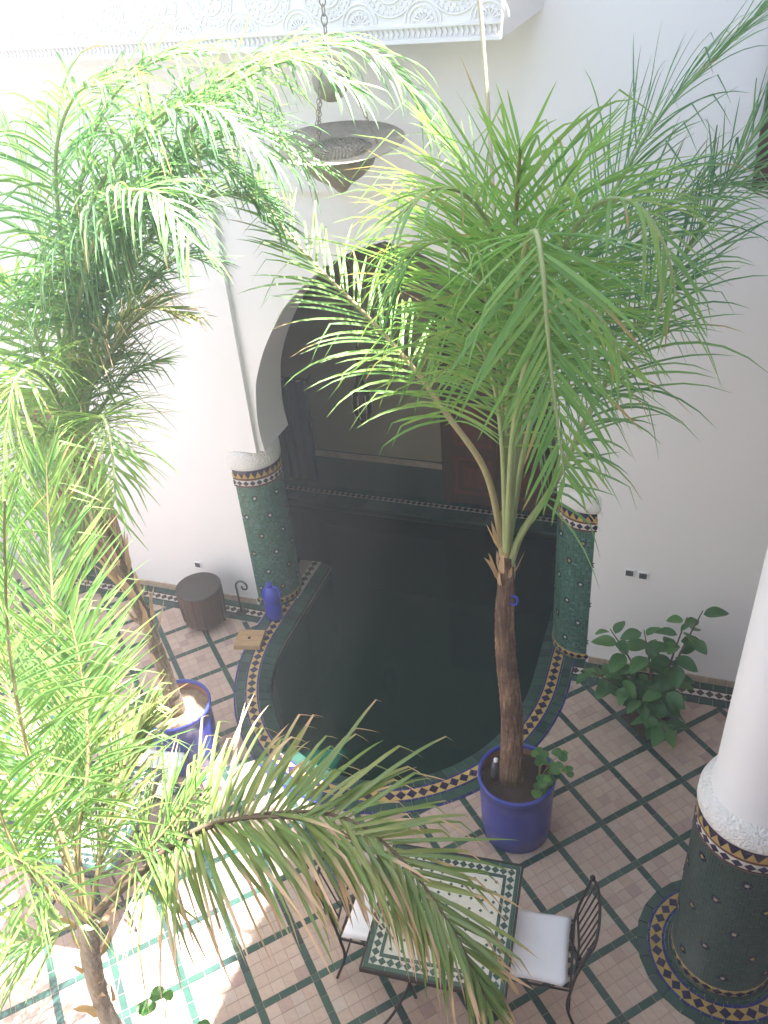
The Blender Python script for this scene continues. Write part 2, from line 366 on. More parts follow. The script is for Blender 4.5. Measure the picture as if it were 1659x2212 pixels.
# ---- pool: basin, water, tiled rim
def basin():
    mb = MB(); path = pool_path(-0.10)
    path[0] = Vector((path[0].x, 6.2, 0)); path[-1] = Vector((path[-1].x, 6.2, 0))
    path = path + [Vector((path[-1].x+0.6, 6.2, 0)), Vector((path[-1].x+0.6, 7.2, 0)), Vector((-4.4, 7.2, 0)), Vector((-4.4, 6.2, 0))]
    n = len(path)
    for z0, z1 in ((-0.16, -1.1),):
        for i in range(n):
            a, b = path[i], path[(i+1) % n]
            mb.add([(a.x, a.y, -0.02), (b.x, b.y, -0.02), (b.x, b.y, z1), (a.x, a.y, z1)], [(0, 1, 2, 3)])
    mb.add([(p.x, p.y, -1.1) for p in path], [t for t in tessellate_polygon([path])])
    b_ = mb.build('pool_basin', 'basin'); struct(b_)
    mb = MB(); mb.add([(p.x, p.y, -0.075) for p in path], [t for t in tessellate_polygon([path])])
    o = struct(mb.build('pool_water', 'water'))
    if o.data.polygons[0].normal.z < 0: o.data.flip_normals()
    return b_
basin_o = basin()
class Curve:
    def __init__(s, pts):
        s.p = pts; s.L = [0]
        for a, b in zip(pts, pts[1:]): s.L.append(s.L[-1]+(b-a).length)
        s.len = s.L[-1]
    def at(s, d):
        d = max(0, min(s.len-1e-6, d)); lo = 0
        import bisect
        i = min(len(s.p)-2, max(0, bisect.bisect_right(s.L, d)-1)); t = (d-s.L[i])/max(1e-9, s.L[i+1]-s.L[i])
        a, b = s.p[i], s.p[i+1]; tg = (b-a).normalized(); return a.lerp(b, t), Vector((tg.y, -tg.x, 0)), tg
def ribbon(cv, o0, o1, z, name, mat, parent, sgn=1, thick=0.014, d0=0, d1=None, kind=None, drop=0):
    mb = MB(); d1 = cv.len if d1 is None else d1; n = max(2, int((d1-d0)/0.03)); v = []
    for k in range(n+1):
        p, nn, tg = cv.at(d0+(d1-d0)*k/n)
        a = p+nn*o0*sgn; b = p+nn*o1*sgn
        v += [(a.x, a.y, z-thick-drop), (a.x, a.y, z-drop), (b.x, b.y, z), (b.x, b.y, z-thick)]
    f = []
    for k in range(n):
        for q in range(4): f.append((k*4+q, k*4+(q+1) % 4, k*4+4+(q+1) % 4, k*4+4+q))
    mb.add(v, f); return mb.build(name, mat, parent, kind=kind)
def border_tiles(cv, o0, o1, z, name, mat, parent, step, sgn=1, gap=0.0025, d0=0, d1=None, drop=0.0):
    d1 = cv.len if d1 is None else d1; n = max(1, round((d1-d0)/step)); st = (d1-d0)/n
    for k in range(n):
        s0, s1 = d0+k*st+gap/2, d0+(k+1)*st-gap/2; P = []
        for s_, o_ in ((s0, o0), (s1, o0), (s1, o1), (s0, o1)):
            p, nn, tg = cv.at(s_); P.append(p+nn*o_*sgn)
        mid = sum(P, Vector())/4; mb = MB(); zj = z+jit(0.0008)
        Q = [q.lerp(mid, 0.02) for q in P]
        mb.add([(p.x, p.y, z-0.012-drop*(i < 2)) for i, p in enumerate(P)] + [(p.x, p.y, zj-drop*(i < 2)) for i, p in enumerate(Q)], [(4, 5, 6, 7), (0, 1, 5, 4), (1, 2, 6, 5), (2, 3, 7, 6), (3, 0, 4, 7)])
        mb.build(name, mat, parent, org=WORG.get(parent, Vector()))
def diamonds(cv, o0, o1, z, name, mat, parent, sgn=1, step=None, d0=0, d1=None, fill=0.96):
    d1 = cv.len if d1 is None else d1; wd = o1-o0; step = step or wd; n = max(1, round((d1-d0)/step)); st = (d1-d0)/n; om = (o0+o1)/2
    for k in range(n):
        sm_ = d0+(k+0.5)*st; P = []
        for s_, o_ in ((sm_-st/2*fill, om), (sm_, om-wd/2*fill), (sm_+st/2*fill, om), (sm_, om+wd/2*fill)):
            p, nn, tg = cv.at(s_); P.append(p+nn*o_*sgn)
        if sgn < 0: P.reverse()
        mb = MB(); mb.prism([(p.x, p.y) for p in P], z-0.004, z+0.0012+jit(0.0005))
        mb.build(name, mat, parent)
pb = tag(thing('pool_border', 'curved mosaic border of yellow and navy diamonds around the green pool', 'mosaic border', (0, 0, 0)), 'curved mosaic border of yellow and navy diamonds around the green pool', 'mosaic border')
cv = Curve(pool_path(0.0))
# the outer side of the curve: normals point away from the pool for this winding?
p_, n_, t_ = cv.at(cv.len/2); SG = 1 if n_.y < 0 else -1
ribbon(cv, -0.115, -0.012, 0.0, 'inner_lip', 'grout', pb, SG, 0.10, drop=0.03)
border_tiles(cv, -0.118, -0.014, 0.0045, 'green_tile', 'green_tile', pb, 0.09, SG, drop=0.03)
border_tiles(cv, -0.012, 0.002, 0.006, 'blue_tile', 'blue_tile', pb, 0.05, SG)
ribbon(cv, 0.002, 0.084, 0.005, 'yellow_band', 'yellow_tile', pb, SG)
diamonds(cv, 0.004, 0.082, 0.006, 'navy_diamond', 'navy_tile', pb, SG)
border_tiles(cv, 0.085, 0.099, 0.006, 'blue_tile', 'blue_tile', pb, 0.05, SG)
border_tiles(cv, 0.101, 0.176, 0.0055, 'green_tile', 'green_tile', pb, 0.10, SG)
border_tiles(cv, 0.178, 0.194, 0.006, 'blue_tile', 'blue_tile', pb, 0.05, SG)
ribbon(cv, 0.0, 0.195, -0.003, 'bedding', 'grout', pb, SG)
# rim returning along the piers into the alcove
for sx, nm in ((-1, 'left'), (1, 'right')):
    x0 = PXC+sx*PA
    c2 = Curve([Vector((x0, 5.62, 0)), Vector((x0, 6.2, 0))] if sx < 0 else [Vector((x0, 5.62, 0)), Vector((x0, 6.2, 0))])
    s2 = 1 if sx > 0 else -1
    ribbon(c2, -0.115, -0.012, 0.0, 'inner_lip', 'grout', pb, s2, 0.10, drop=0.03)
    border_tiles(c2, -0.118, -0.014, 0.0045, 'green_tile', 'green_tile', pb, 0.09, s2, drop=0.03)
    ribbon(c2, -0.01, 0.084, 0.005, 'yellow_band', 'white_tile', pb, s2)
    diamonds(c2, 0.004, 0.082, 0.006, 'dark_diamond', 'umber_tile', pb, s2)

# ---- back wall with the arch
ACX = -2.05; XL, XR = -3.31, -0.79
def wall_outline():
    pl = [(-6.9, -.05), (-5.85, -.05), (-5.85, 2.1), (-4.95, 2.1), (-4.95, -.05), (-3.53, -.05), (-3.53, 1.69), (XL, 1.69), (XL, 3.8), (XR, 3.8), (XR, 1.69), (-.56, 1.69), (-.56, -.05), (3.2, -.05), (3.2, TOP), (-6.9, TOP)]
    mb = MB(); P = [Vector((x, z, 0)) for x, z in pl]; tr = list(tessellate_polygon([P])); n = len(pl)
    for y in (WY, 5.97): mb.add([(x, y, z) for x, z in pl], tr)
    mb.add([(x, WY, z) for x, z in pl]+[(x, 5.97, z) for x, z in pl], [(i, (i+1) % n, n+(i+1) % n, n+i) for i in range(n)])
    return mb.build('back_wall', 'plaster', merge=True)
wall = struct(wall_outline()); WORG[wall] = Vector()
def wpart(mb, name='wall_panel', mat='plaster'): o = mb.build(name, mat, wall); return o
def arch_panel():
    half = [(1.205, 1.69), (1.222, 1.85), (1.22, 2.0), (1.20, 2.18), (1.165, 2.35), (1.06, 2.60), (0.90, 2.86), (0.75, 3.04), (0.5, 3.25), (0.25, 3.39), (0.0, 3.47)]
    cr = [(p.x, p.y) for p in catmull([(a, b, 0) for a, b in half], 4)]
    L = [(ACX-a, b) for a, b in cr]; R = [(ACX+a, b) for a, b in reversed(cr)][1:]
    inner = L+R; y0, y1 = 5.497, 5.969; mb = MB(); n = len(inner)
    outline = [Vector((XL+0.0005, 1.69, 0))] + [Vector((x, z, 0)) for x, z in inner] + [Vector((XR-0.0005, 1.69, 0)), Vector((XR-0.0005, 3.799, 0)), Vector((XL+0.0005, 3.799, 0))]
    tris = tessellate_polygon([outline])
    for y in (y0, y1): mb.add([(p.x, y, p.y) for p in outline], list(tris))
    mb.add([(x, y0, z) for x, z in inner]+[(x, y1, z) for x, z in inner], [(i, n+i, n+i+1, i+1) for i in range(n-1)], smooth=True)
    for (xi, xo, z) in ((inner[0][0], XL+0.0005, 1.69), (inner[-1][0], XR-0.0005, 1.69)):
        mb.add([(xi, y0, z), (xo, y0, z), (xo, y1, z), (xi, y1, z)], [(0, 1, 2, 3)])
    return wpart(mb, 'arch')
arch_panel()
# skirting tiles along the wall foot
def skirting(x0, x1):
    x = x0
    while x < x1-0.02:
        xe = min(x1, x+0.155+jit(0.004))
        MB().box(x+0.001, xe-0.0015, WY-0.012+jit(0.001), WY+0.01, 0.002, 0.066+jit(0.0015)).build('skirting_tile', 'cream_tile', wall)
        x = xe
skirting(-4.94, -3.6); skirting(-0.5, 1.9)
def wall_border(x0, x1, nm, dm):
    b = thing('wall_border', nm, 'mosaic border', (0, 0, 0))
    c_ = Curve([Vector((x0, WY-0.012, 0)), Vector((x1, WY-0.012, 0))])
    ribbon(c_, 0, 0.235, -0.002, 'bedding', 'grout', b)
    border_tiles(c_, 0.002, 0.066, 0.006, 'green_tile', 'green_tile', b, 0.10)
    border_tiles(c_, 0.068, 0.080, 0.0065, 'dark_tile', 'umber_tile', b, 0.06)
    ribbon(c_, 0.081, 0.155, 0.005, 'pale_band', 'white_tile', b)
    diamonds(c_, 0.083, 0.153, 0.006, 'dark_diamond', dm, b)
    border_tiles(c_, 0.157, 0.169, 0.0065, 'dark_tile', 'umber_tile', b, 0.06)
    border_tiles(c_, 0.171, 0.235, 0.006, 'green_tile', 'green_tile', b, 0.10)
wall_border(-5.9, -3.475, 'straight floor border of dark diamonds on cream along the wall left of the arch', 'umber_tile')
wall_border(-0.62, 1.9, 'straight floor border of dark diamonds on cream along the wall right of the arch', 'umber_tile')

# ---- remaining walls of the court
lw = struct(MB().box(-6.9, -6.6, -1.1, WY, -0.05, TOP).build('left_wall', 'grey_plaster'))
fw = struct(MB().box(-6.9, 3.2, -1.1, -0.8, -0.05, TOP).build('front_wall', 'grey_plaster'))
rw = struct(MB().box(0.75, 1.05, -0.8, WY-0.001, 3.4, TOP).build('right_gallery_wall', 'plaster'))
gw = struct(MB().box(2.9, 3.2, -0.8, WY-0.001, -0.05, 3.4).build('gallery_back_wall', 'plaster'))
gc = struct(MB().box(1.051, 3.2, -0.8, WY-0.001, 3.4, 3.6).build('gallery_ceiling', 'plaster'))
struct(MB().box(-0.42, 3.2, -1.1, WY-0.002, TOP, TOP+0.2).build('right_roof', 'plaster'))
# ---- alcove behind the arch
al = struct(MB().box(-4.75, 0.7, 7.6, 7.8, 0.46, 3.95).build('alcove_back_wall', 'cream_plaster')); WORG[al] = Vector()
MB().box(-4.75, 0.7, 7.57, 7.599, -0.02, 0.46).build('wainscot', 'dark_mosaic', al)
for k in range(36):
    MB().box(-4.75+k*0.15+0.002, -4.75+(k+1)*0.15-0.002, 7.55, 7.57, 0.40, 0.465+jit(0.001)).build('capping_tile', 'cream_tile', al)
ca = Curve([Vector((-4.7, 7.55, 0)), Vector((0.6, 7.55, 0))])
step = struct(MB().box(-4.75, 0.7, 7.2, 7.57, -1.1, 0.0).build('pool_back_step', 'green_tile')); WORG[step] = Vector()
border_tiles(ca, 0.0, 0.08, 0.010, 'green_tile', 'green_tile', step, 0.12)
ribbon(ca, 0.081, 0.15, 0.006, 'pale_band', 'white_tile', step)
diamonds(ca, 0.083, 0.148, 0.008, 'dark_diamond', 'umber_tile', step)
border_tiles(ca, 0.152, 0.34, 0.008, 'green_tile', 'green_tile', step, 0.15)
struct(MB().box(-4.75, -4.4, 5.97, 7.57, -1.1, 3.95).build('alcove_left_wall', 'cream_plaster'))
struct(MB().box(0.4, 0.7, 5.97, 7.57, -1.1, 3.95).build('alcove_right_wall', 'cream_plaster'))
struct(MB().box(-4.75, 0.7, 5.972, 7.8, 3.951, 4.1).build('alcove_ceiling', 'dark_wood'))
struct(MB().box(-4.4, -3.47, 5.975, 6.2, -1.1, 0.0).build('pier_footing', 'green_tile'))
struct(MB().box(-0.59, 0.4, 5.975, 6.2, -1.1, 0.0).build('pier_footing_right', 'green_tile'))
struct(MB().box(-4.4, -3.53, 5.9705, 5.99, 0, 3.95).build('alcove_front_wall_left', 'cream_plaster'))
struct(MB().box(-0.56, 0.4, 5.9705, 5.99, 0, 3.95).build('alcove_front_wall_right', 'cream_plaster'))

# ================================================================== PILLARS AND COLUMN
def cyl_poly(mb, c, r, pts, th=0.003, mi=0):          # a small flat piece bent on to a cylinder: pts = (angle, z)
    lo = [c+Vector((r*math.cos(a), r*math.sin(a), z)) for a, z in pts]; hi = [c+Vector(((r+th)*math.cos(a), (r+th)*math.sin(a), z)) for a, z in pts]
    n = len(pts); mb.add(lo+hi, [tuple(range(n, 2*n))] + [(i, (i+1) % n, n+(i+1) % n, n+i) for i in range(n)], mi)
def column_bands(t, c, r, ztop, a0, a1, pitch, full=True):
    n = max(3, int((a1-a0)*r/pitch)); da = (a1-a0)/n; Z = Vector()
    zt = ztop
    mb = MB(); mb.lathe([(r+0.0005, zt-0.078), (r+0.002, zt-0.077), (r+0.002, zt-0.002), (r+0.0005, zt)], Z, 48, 0, a0, a1); mb.build('navy_band', 'navy_tile', t, org=(0, 0, 0))
    mb = MB(); mb.lathe([(r+0.001, zt-0.095), (r+0.004, zt-0.094), (r+0.004, zt-0.080), (r+0.001, zt-0.079)], Z, 48, 0, a0, a1); mb.build('red_band', 'red_tile', t, org=(0, 0, 0))
    mb = MB(); mb.lathe([(r+0.001, zt-0.150), (r+0.002, zt-0.149), (r+0.002, zt-0.097), (r+0.001, zt-0.096)], Z, 48, 0, a0, a1); mb.build('pale_band', 'white_tile', t, org=(0, 0, 0))
    mb = MB(); mb.lathe([(r+0.001, zt-0.164), (r+0.004, zt-0.163), (r+0.004, zt-0.152), (r+0.001, zt-0.151)], Z, 48, 0, a0, a1); mb.build('red_band', 'red_tile', t, org=(0, 0, 0))
    mt_ = MB(); cyl_poly(mt_, Z, r+0.001, [(-da*0.48, zt-0.076), (da*0.48, zt-0.076), (0, zt-0.018)], 0.004); me1 = mt_.build('yellow_triangle', 'yellow_tile', org=(0, 0, 0), data_only=True)
    md = MB(); cyl_poly(md, Z, r+0.001, [(-da*0.44, zt-0.1235), (0, zt-0.148), (da*0.44, zt-0.1235), (0, zt-0.099)], 0.004); me2 = md.build('navy_diamond', 'navy_tile', org=(0, 0, 0), data_only=True)
    for k in range(n):
        place('yellow_triangle', me1, t, (0, 0, 0), a0+(k+0.5)*da); place('navy_diamond', me2, t, (0, 0, 0), a0+(k+0.5)*da)
    # foot band
    mb = MB(); mb.lathe([(r+0.001, 0.03), (r+0.003, 0.031), (r+0.003, 0.085), (r+0.001, 0.086)], Z, 48, 0, a0, a1); mb.build('foot_band', 'yellow_tile', t, org=(0, 0, 0))
    md = MB(); cyl_poly(md, Z, r+0.002, [(-da*0.44, 0.058), (0, 0.034), (da*0.44, 0.058), (0, 0.082)], 0.004); me3 = md.build('navy_diamond', 'navy_tile', org=(0, 0, 0), data_only=True)
    for k in range(n): place('navy_diamond', me3, t, (0, 0, 0), a0+(k+0.5)*da)
def rosette_mesh(r, pale):
    mb = MB(); Z = Vector(); s = 0.010
    def reg(u, v, rad, n, rot, mi, th): cyl_poly(mb, Z, r, [((u+rad*math.cos(rot+2*PI*k/n))/r, v+rad*math.sin(rot+2*PI*k/n)) for k in range(n)], th, mi)
    reg(0, 0, 0.011, 8, PI/8, 0, 0.003)
    for k in range(8): a = 2*PI*k/8; reg(0.022*math.cos(a), 0.024*math.sin(a), 0.008, 4, a, 1, 0.0035)
    return mb.build('rosette', [pale, 'navy_tile'], org=(0, 0, 0), data_only=True)
def pillar(label, cx, cy_, r, a0, a1, phase):
    t = thing('mosaic_pillar', label, 'pillar', (cx, cy_, 0), group='pillars carrying the arch')
    Z = Vector(); mb = MB(); mb.lathe([(r, -0.02), (r, 1.5)], Z, 48); mb.build('shaft', 'green_mosaic', t, org=(0, 0, 0))
    column_bands(t, Z, r, 1.498, a0, a1, 0.055)
    mb = MB(); mb.lathe([(r+0.001, 1.4985), (r+0.006, 1.50), (r+0.012, 1.53), (r+0.012, 1.63), (r+0.004, 1.672), (r-0.03, 1.6885), (0.0, 1.689)], Z, 48); mb.build('capital', 'stucco', t, org=(0, 0, 0))
    me = [rosette_mesh(r, 'white_tile'), rosette_mesh(r, 'yellow_tile')]
    k = 0
    for row in range(6):
        for col in range(8):
            a = a0+(col+0.5*(row % 2)+phase)*(0.105*2/r)
            if a > a1-0.08 or a < a0+0.05: continue
            place('rosette', me[(row+col) % 3 == 0], t, (0, 0, 1.22-row*0.2), a)
    return t
pillar('green mosaic pillar carrying the left foot of the arch beside the blue jug', -3.51, 5.69, 0.248, -2.2, 1.3, 0.2)
pillar('green mosaic pillar carrying the right foot of the arch next to the leafy shrub', -0.59, 5.69, 0.25, PI-1.3, PI+2.2, 0.35)
def column():
    t = thing('courtyard_column', 'round white column with dark mosaic foot standing in a ring of diamonds', 'column', (COLX, COLY, 0))
    Z = Vector(); r = 0.283
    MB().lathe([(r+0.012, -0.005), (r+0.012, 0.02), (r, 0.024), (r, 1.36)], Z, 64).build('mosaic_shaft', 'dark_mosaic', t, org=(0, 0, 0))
    column_bands(t, Z, r, 1.358, 0, 2*PI, 0.06)
    MB().lathe([(r-0.01, 1.355), (r+0.006, 1.357), (r+0.012, 1.375), (r+0.010, 1.43), (r-0.005, 1.475), (r-0.03, 1.50), (r-0.045, 1.512)], Z, 64).build('collar', 'stucco', t, org=(0, 0, 0))
    MB().lathe([(r-0.04, 1.50), (r-0.042, 1.53), (r-0.052, 1.56), (r-0.058, 1.9), (r-0.078, 2.9), (r-0.09, 3.40)], Z, 64).build('plaster_shaft', 'plaster', t, org=(0, 0, 0))
    me = [rosette_mesh(r, 'cream_tile'), rosette_mesh(r, 'yellow_tile')]
    for row in range(5):
        for col in range(7):
            place('rosette', me[(row*3+col) % 2 == 0], t, (0, 0, 1.08-row*0.22), 2*PI*(col+0.5*(row % 2))/7+0.2)
    # ring in the paving
    g = thing('column_border', 'round floor border of yellow and navy diamonds at the foot of the white column', 'mosaic border', (COLX, COLY, 0)); WORG[g] = Vector((COLX, COLY, 0))
    def ringc(rr): return Curve([Vector((COLX+rr*math.cos(2*PI*k/96), COLY+rr*math.sin(2*PI*k/96), 0)) for k in range(97)])
    cvr = ringc(0.30); p, nn, tg = cvr.at(0.3); sg = 1 if (p+nn*0.1-Vector((COLX, COLY, 0))).length > p.length*0+(p-Vector((COLX, COLY, 0))).length else -1
    ribbon(cvr, -0.02, 0.185, -0.003, 'bedding', 'grout', g, sg)
    border_tiles(cvr, 0.0, 0.018, 0.006, 'green_tile', 'green_tile', g, 0.06, sg)
    border_tiles(cvr, 0.020, 0.036, 0.0065, 'blue_tile', 'blue_tile', g, 0.045, sg)
    ribbon(cvr, 0.037, 0.104, 0.005, 'yellow_band', 'yellow_tile', g, sg)
    diamonds(cvr, 0.038, 0.103, 0.006, 'navy_diamond', 'navy_tile', g, sg, step=0.058)
    border_tiles(cvr, 0.105, 0.120, 0.0065, 'blue_tile', 'blue_tile', g, 0.045, sg)
    border_tiles(cvr, 0.122, 0.182, 0.006, 'green_tile', 'green_tile', g, 0.075, sg)
column()

# ================================================================== FURNITURE
def mosaic_table(label, cx, cy_, rz, S=0.745, H=0.72):
    t = thing('mosaic_table', label, 'table', (cx, cy_, 0), rz, group='mosaic tables in the court'); h = S/2; O = (0, 0, 0)
    WORG[t] = Vector()
    MB().box(-h, h, -h, h, H-0.028, H-0.004).build('table_top', 'white_tile', t)
    f = MB()
    for a, b in ((-1, 0), (1, 0), (0, -1), (0, 1)):
        if a: f.box(a*h-0.004*(a < 0)*3+0.0*(a > 0), a*h+0.012*(a > 0), -h-0.012, h+0.012, H-0.034, H+0.001)
        else: f.box(-h+0.0005, h-0.0005, b*h-0.012*(b < 0), b*h+0.012*(b > 0), H-0.034, H+0.001)
    f.build('iron_rim', 'iron', t)
    def loop(o0, o1, z, name, mat, step):
        # a square frame of strips between inset o0 and o1
        for k in range(4):
            a = k*PI/2; R = Matrix.Rotation(a, 3, 'Z'); L = 2*(h-o0)-(o1-o0); n = max(1, round(L/step))
            for q in range(n):
                x0 = -h+o0+q*L/n+0.0008; x1 = -h+o0+(q+1)*L/n-0.0008
                P = [R @ Vector((x, y, 0)) for x, y in ((x0, -h+o0), (x1, -h+o0), (x1, -h+o1), (x0, -h+o1))]
                MB().prism([(p.x, p.y) for p in P], H-0.005, z).build(name, mat, t)
    loop(0.002, 0.026, H+0.0005, 'green_strip', 'green_tile', 0.12)
    loop(0.074, 0.092, H+0.0005, 'green_strip', 'green_tile', 0.12)
    d = MB(); q = 0.0215; d.prism([(-q, 0), (0, -q), (q, 0), (0, q)], H-0.005, H+0.0005); dm = d.build('green_diamond', 'green_tile', org=O, data_only=True)
    n = 15; c0 = h-0.050
    for k in range(4):
        R = Matrix.Rotation(k*PI/2, 3, 'Z')
        for i in range(n-1):
            p = R @ Vector((-c0+i*2*c0/(n-1), -c0, 0)); place('green_diamond', dm, t, p)
    d = MB(); q = 0.0105; d.prism([(-q, 0), (0, -q), (q, 0), (0, q)], H-0.005, H-0.0028); dm = d.build('green_dot', 'green_tile', org=O, data_only=True)
    i0 = h-0.125; n = 9
    for i in range(n):
        for j in range(n): place('green_dot', dm, t, (-i0+i*2*i0/(n-1), -i0+j*2*i0/(n-1), 0))
    for sx in (-1, 1):
        for sy in (-1, 1):
            x, y = sx*(h-0.05), sy*(h-0.05)
            MB().tube(catmull([(x, y, H-0.03), (x*0.82, y*0.82, 0.5), (x*0.55, y*0.55, 0.32), (x*0.8, y*0.8, 0.1), (x*1.03, y*1.03, 0.006)], 5), 0.0085, 8).build('leg', 'iron', t)
    f = MB(); f.tube([(0.2*math.cos(a), 0.2*math.sin(a), 0.32) for a in [2*PI*k/24 for k in range(25)]], 0.006, 6); f.build('stretcher', 'iron', t)
    return t
mosaic_table('mosaic table with green diamond border under the drooping frond between two chairs', -0.895, 2.545, math.radians(5))
mosaic_table('sunlit mosaic table among the bright fronds beside the left blue pot', -3.28, 2.56, math.radians(8))

def iron_chair(label, cx, cy_, rz):      # back at local -x, seat in front of it
    t = thing('iron_chair', label, 'chair', (cx, cy_, 0), rz, group='wrought iron chairs'); WORG[t] = Vector()
    sw, sd, H = 0.20, 0.20, 0.44
    fr = MB(); fr.tube([(-sd, -sw, H), (sd, -sw, H), (sd, sw, H), (-sd, sw, H), (-sd, -sw, H)], 0.008, 6); fr.build('seat_frame', 'iron', t)
    for k in range(6):
        y = -sw+(k+0.5)*2*sw/6; MB().box(-sd, sd, y-0.012, y+0.012, H-0.004, H+0.006).build('seat_slat', 'iron', t)
    for sy in (-1, 1):
        MB().tube(catmull([(sd, sy*sw, H), (sd-0.02, sy*sw, 0.25), (sd+0.03, sy*(sw+0.01), 0.006)], 5), 0.0085, 8).build('leg', 'iron', t)
        MB().tube(catmull([(-sd, sy*sw, H), (-sd+0.01, sy*sw, 0.25), (-sd-0.06, sy*(sw+0.01), 0.006)], 5), 0.0085, 8).build('leg', 'iron', t)
        bk = MB(); bk.tube(catmull([(-sd, sy*sw, H), (-sd-0.02, sy*(sw+0.005), 0.6), (-sd-0.075, sy*(sw+0.005), 0.86)], 5), 0.0085, 8); bk.build('back_post', 'iron', t)
        kn = MB(); kn.lathe([(0.0, -0.016), (0.012, -0.011), (0.016, 0), (0.012, 0.011), (0.0, 0.016)], (-sd-0.077, sy*(sw+0.005), 0.872), 12); kn.build('finial', 'iron', t)
    top = [(-sd-0.075-0.045*math.cos(a), (sw+0.005)*math.sin(a), 0.85+0.03*math.cos(a)) for a in [-PI/2+PI*k/16 for k in range(17)]]
    MB().tube(top, 0.0085, 8).build('top_rail', 'iron', t)
    MB().tube([(-sd-0.012, -sw, 0.54), (-sd-0.03, 0, 0.54), (-sd-0.012, sw, 0.54)], 0.007, 6).build('lower_rail', 'iron', t)
    for k in range(8):
        f = (k+0.5)/8*2-1; a = math.asin(f)
        MB().tube([(-sd-0.015-0.015*(1-f*f), sw*f, 0.54), (-sd-0.075-0.045*math.cos(a), (sw+0.005)*f, 0.85+0.03*math.cos(a))], 0.0048, 6).build('back_bar', 'iron', t)
    MB().tube([(sd, -sw, 0.2), (sd, sw, 0.2)], 0.006, 6).build('stretcher', 'iron', t); MB().tube([(-sd, -sw, 0.2), (-sd, sw, 0.2)], 0.006, 6).build('stretcher', 'iron', t)
    return t
def cushion(label, cx, cy_, rz, z=0.447, w=0.205, d=0.20, th=0.055):
    n = 14; mb = MB(); V = []
    rs = random.Random(int(cx*1000)); 
    for side in (1, -1):
        for i in range(n+1):
            for j in range(n+1):
                u, v = i/n*2-1, j/n*2-1
                e = (1-abs(u)**6)*(1-abs(v)**6); pinch = 1-0.05*(1-abs(v)**2)*abs(u)**3-0.05*(1-abs(u)**2)*abs(v)**3
                zz = th/2+side*th/2*(e**0.45)+(0.005*math.sin(5*u+2*v)*e+0.004*math.sin(9*v-3*u+1)*e if side > 0 else 0)
                V.append((u*d*pinch, v*w*pinch, zz))
    F = []; m_ = n+1; N = m_*m_
    for i in range(n):
        for j in range(n):
            F.append((i*m_+j, (i+1)*m_+j, (i+1)*m_+j+1, i*m_+j+1)); F.append((N+i*m_+j, N+i*m_+j+1, N+(i+1)*m_+j+1, N+(i+1)*m_+j))
    mb.add(V, F, smooth=True)
    # stitched edge
    o = mb.build('seat_cushion', 'cotton', None, org=(0, 0, 0), merge=True); o.location = (cx, cy_, z); o.rotation_euler[2] = rz
    return tag(o, label, 'cushion', 'white chair cushions')
iron_chair('black wrought iron chair on the right side of the table facing the frond', -0.41, 2.655, PI+math.radians(6))
cushion('white square cushion on the iron chair to the right of the table', -0.425, 2.652, PI+math.radians(6))
iron_chair('black wrought iron chair on the left side of the table beside the sunlit floor', -1.30, 2.60, math.radians(3))
cushion('white square cushion on the iron chair to the left of the table', -1.285, 2.60, math.radians(3))
t = thing('iron_stool', 'low iron stool under a white cushion beside the left blue pot', 'stool', (-3.20, 3.11, 0), math.radians(8)); WORG[t] = Vector()
MB().tube([(-.19, -.19, .44), (.19, -.19, .44), (.19, .19, .44), (-.19, .19, .44), (-.19, -.19, .44)], 0.008, 6).build('seat_frame', 'iron', t)
for k in range(5): MB().box(-0.19+k*0.08, -0.13+k*0.08, -0.19, 0.19, 0.436, 0.4455).build('seat_slat', 'iron', t)
for sx in (-1, 1):
    for sy in (-1, 1): MB().tube([(sx*.19, sy*.19, .44), (sx*.2, sy*.2, .003)], 0.009, 8).build('leg', 'iron', t)
cushion('bright sunlit white cushion on the low stool beside the left blue pot', -3.20, 3.11, -PI/2+math.radians(8))

# stool by the wall
t = thing('drum_stool', 'dark round drum stool standing by the wall left of the arch', 'stool', (-3.94, 5.085, 0))
O0 = (0, 0, 0); WORG[t] = Vector()
MB().lathe([(0, 0.447), (0.19, 0.447), (0.205, 0.44), (0.207, 0.425), (0.2, 0.418)], (0, 0, 0), 40).build('top', 'stool_leather', t)
MB().lathe([(0.198, 0.42), (0.203, 0.36), (0.196, 0.25), (0.19, 0.12), (0.185, 0.075), (0.17, 0.07), (0.0, 0.07)], (0, 0, 0), 40).build('body', 'dark_wood', t)
for k in range(18):
    a = 2*PI*k/18; MB().tube([(0.2*math.cos(a), 0.2*math.sin(a), 0.41), (0.2*math.cos(a), 0.2*math.sin(a), 0.26), (0.19*math.cos(a), 0.19*math.sin(a), 0.09)], 0.006, 6).build('rib', 'dark_wood', t)
for k in range(4):
    a = 2*PI*k/4+0.5; MB().tube([(0.165*math.cos(a), 0.165*math.sin(a), 0.08), (0.16*math.cos(a), 0.16*math.sin(a), 0.003)], [0.02, 0.014], 8).build('foot', 'dark_wood', t)
# curled iron hook behind the stool
t = thing('iron_scroll', 'curled black iron hook on a small stand behind the dark stool', 'hook', (-3.69, 5.3, 0)); WORG[t] = Vector()
MB().tube(catmull([(0, 0, 0.0), (0, 0.0, 0.25), (0.0, 0, 0.33), (0.03, 0, 0.375), (0.08, 0, 0.385), (0.115, 0, 0.35), (0.105, 0, 0.305), (0.07, 0, 0.30), (0.06, 0, 0.33)], 5), 0.009, 8).build('scroll', 'iron', t)
MB().lathe([(0, 0.012), (0.05, 0.011), (0.055, 0.001)], (0, 0, 0), 20).build('base', 'iron', t)
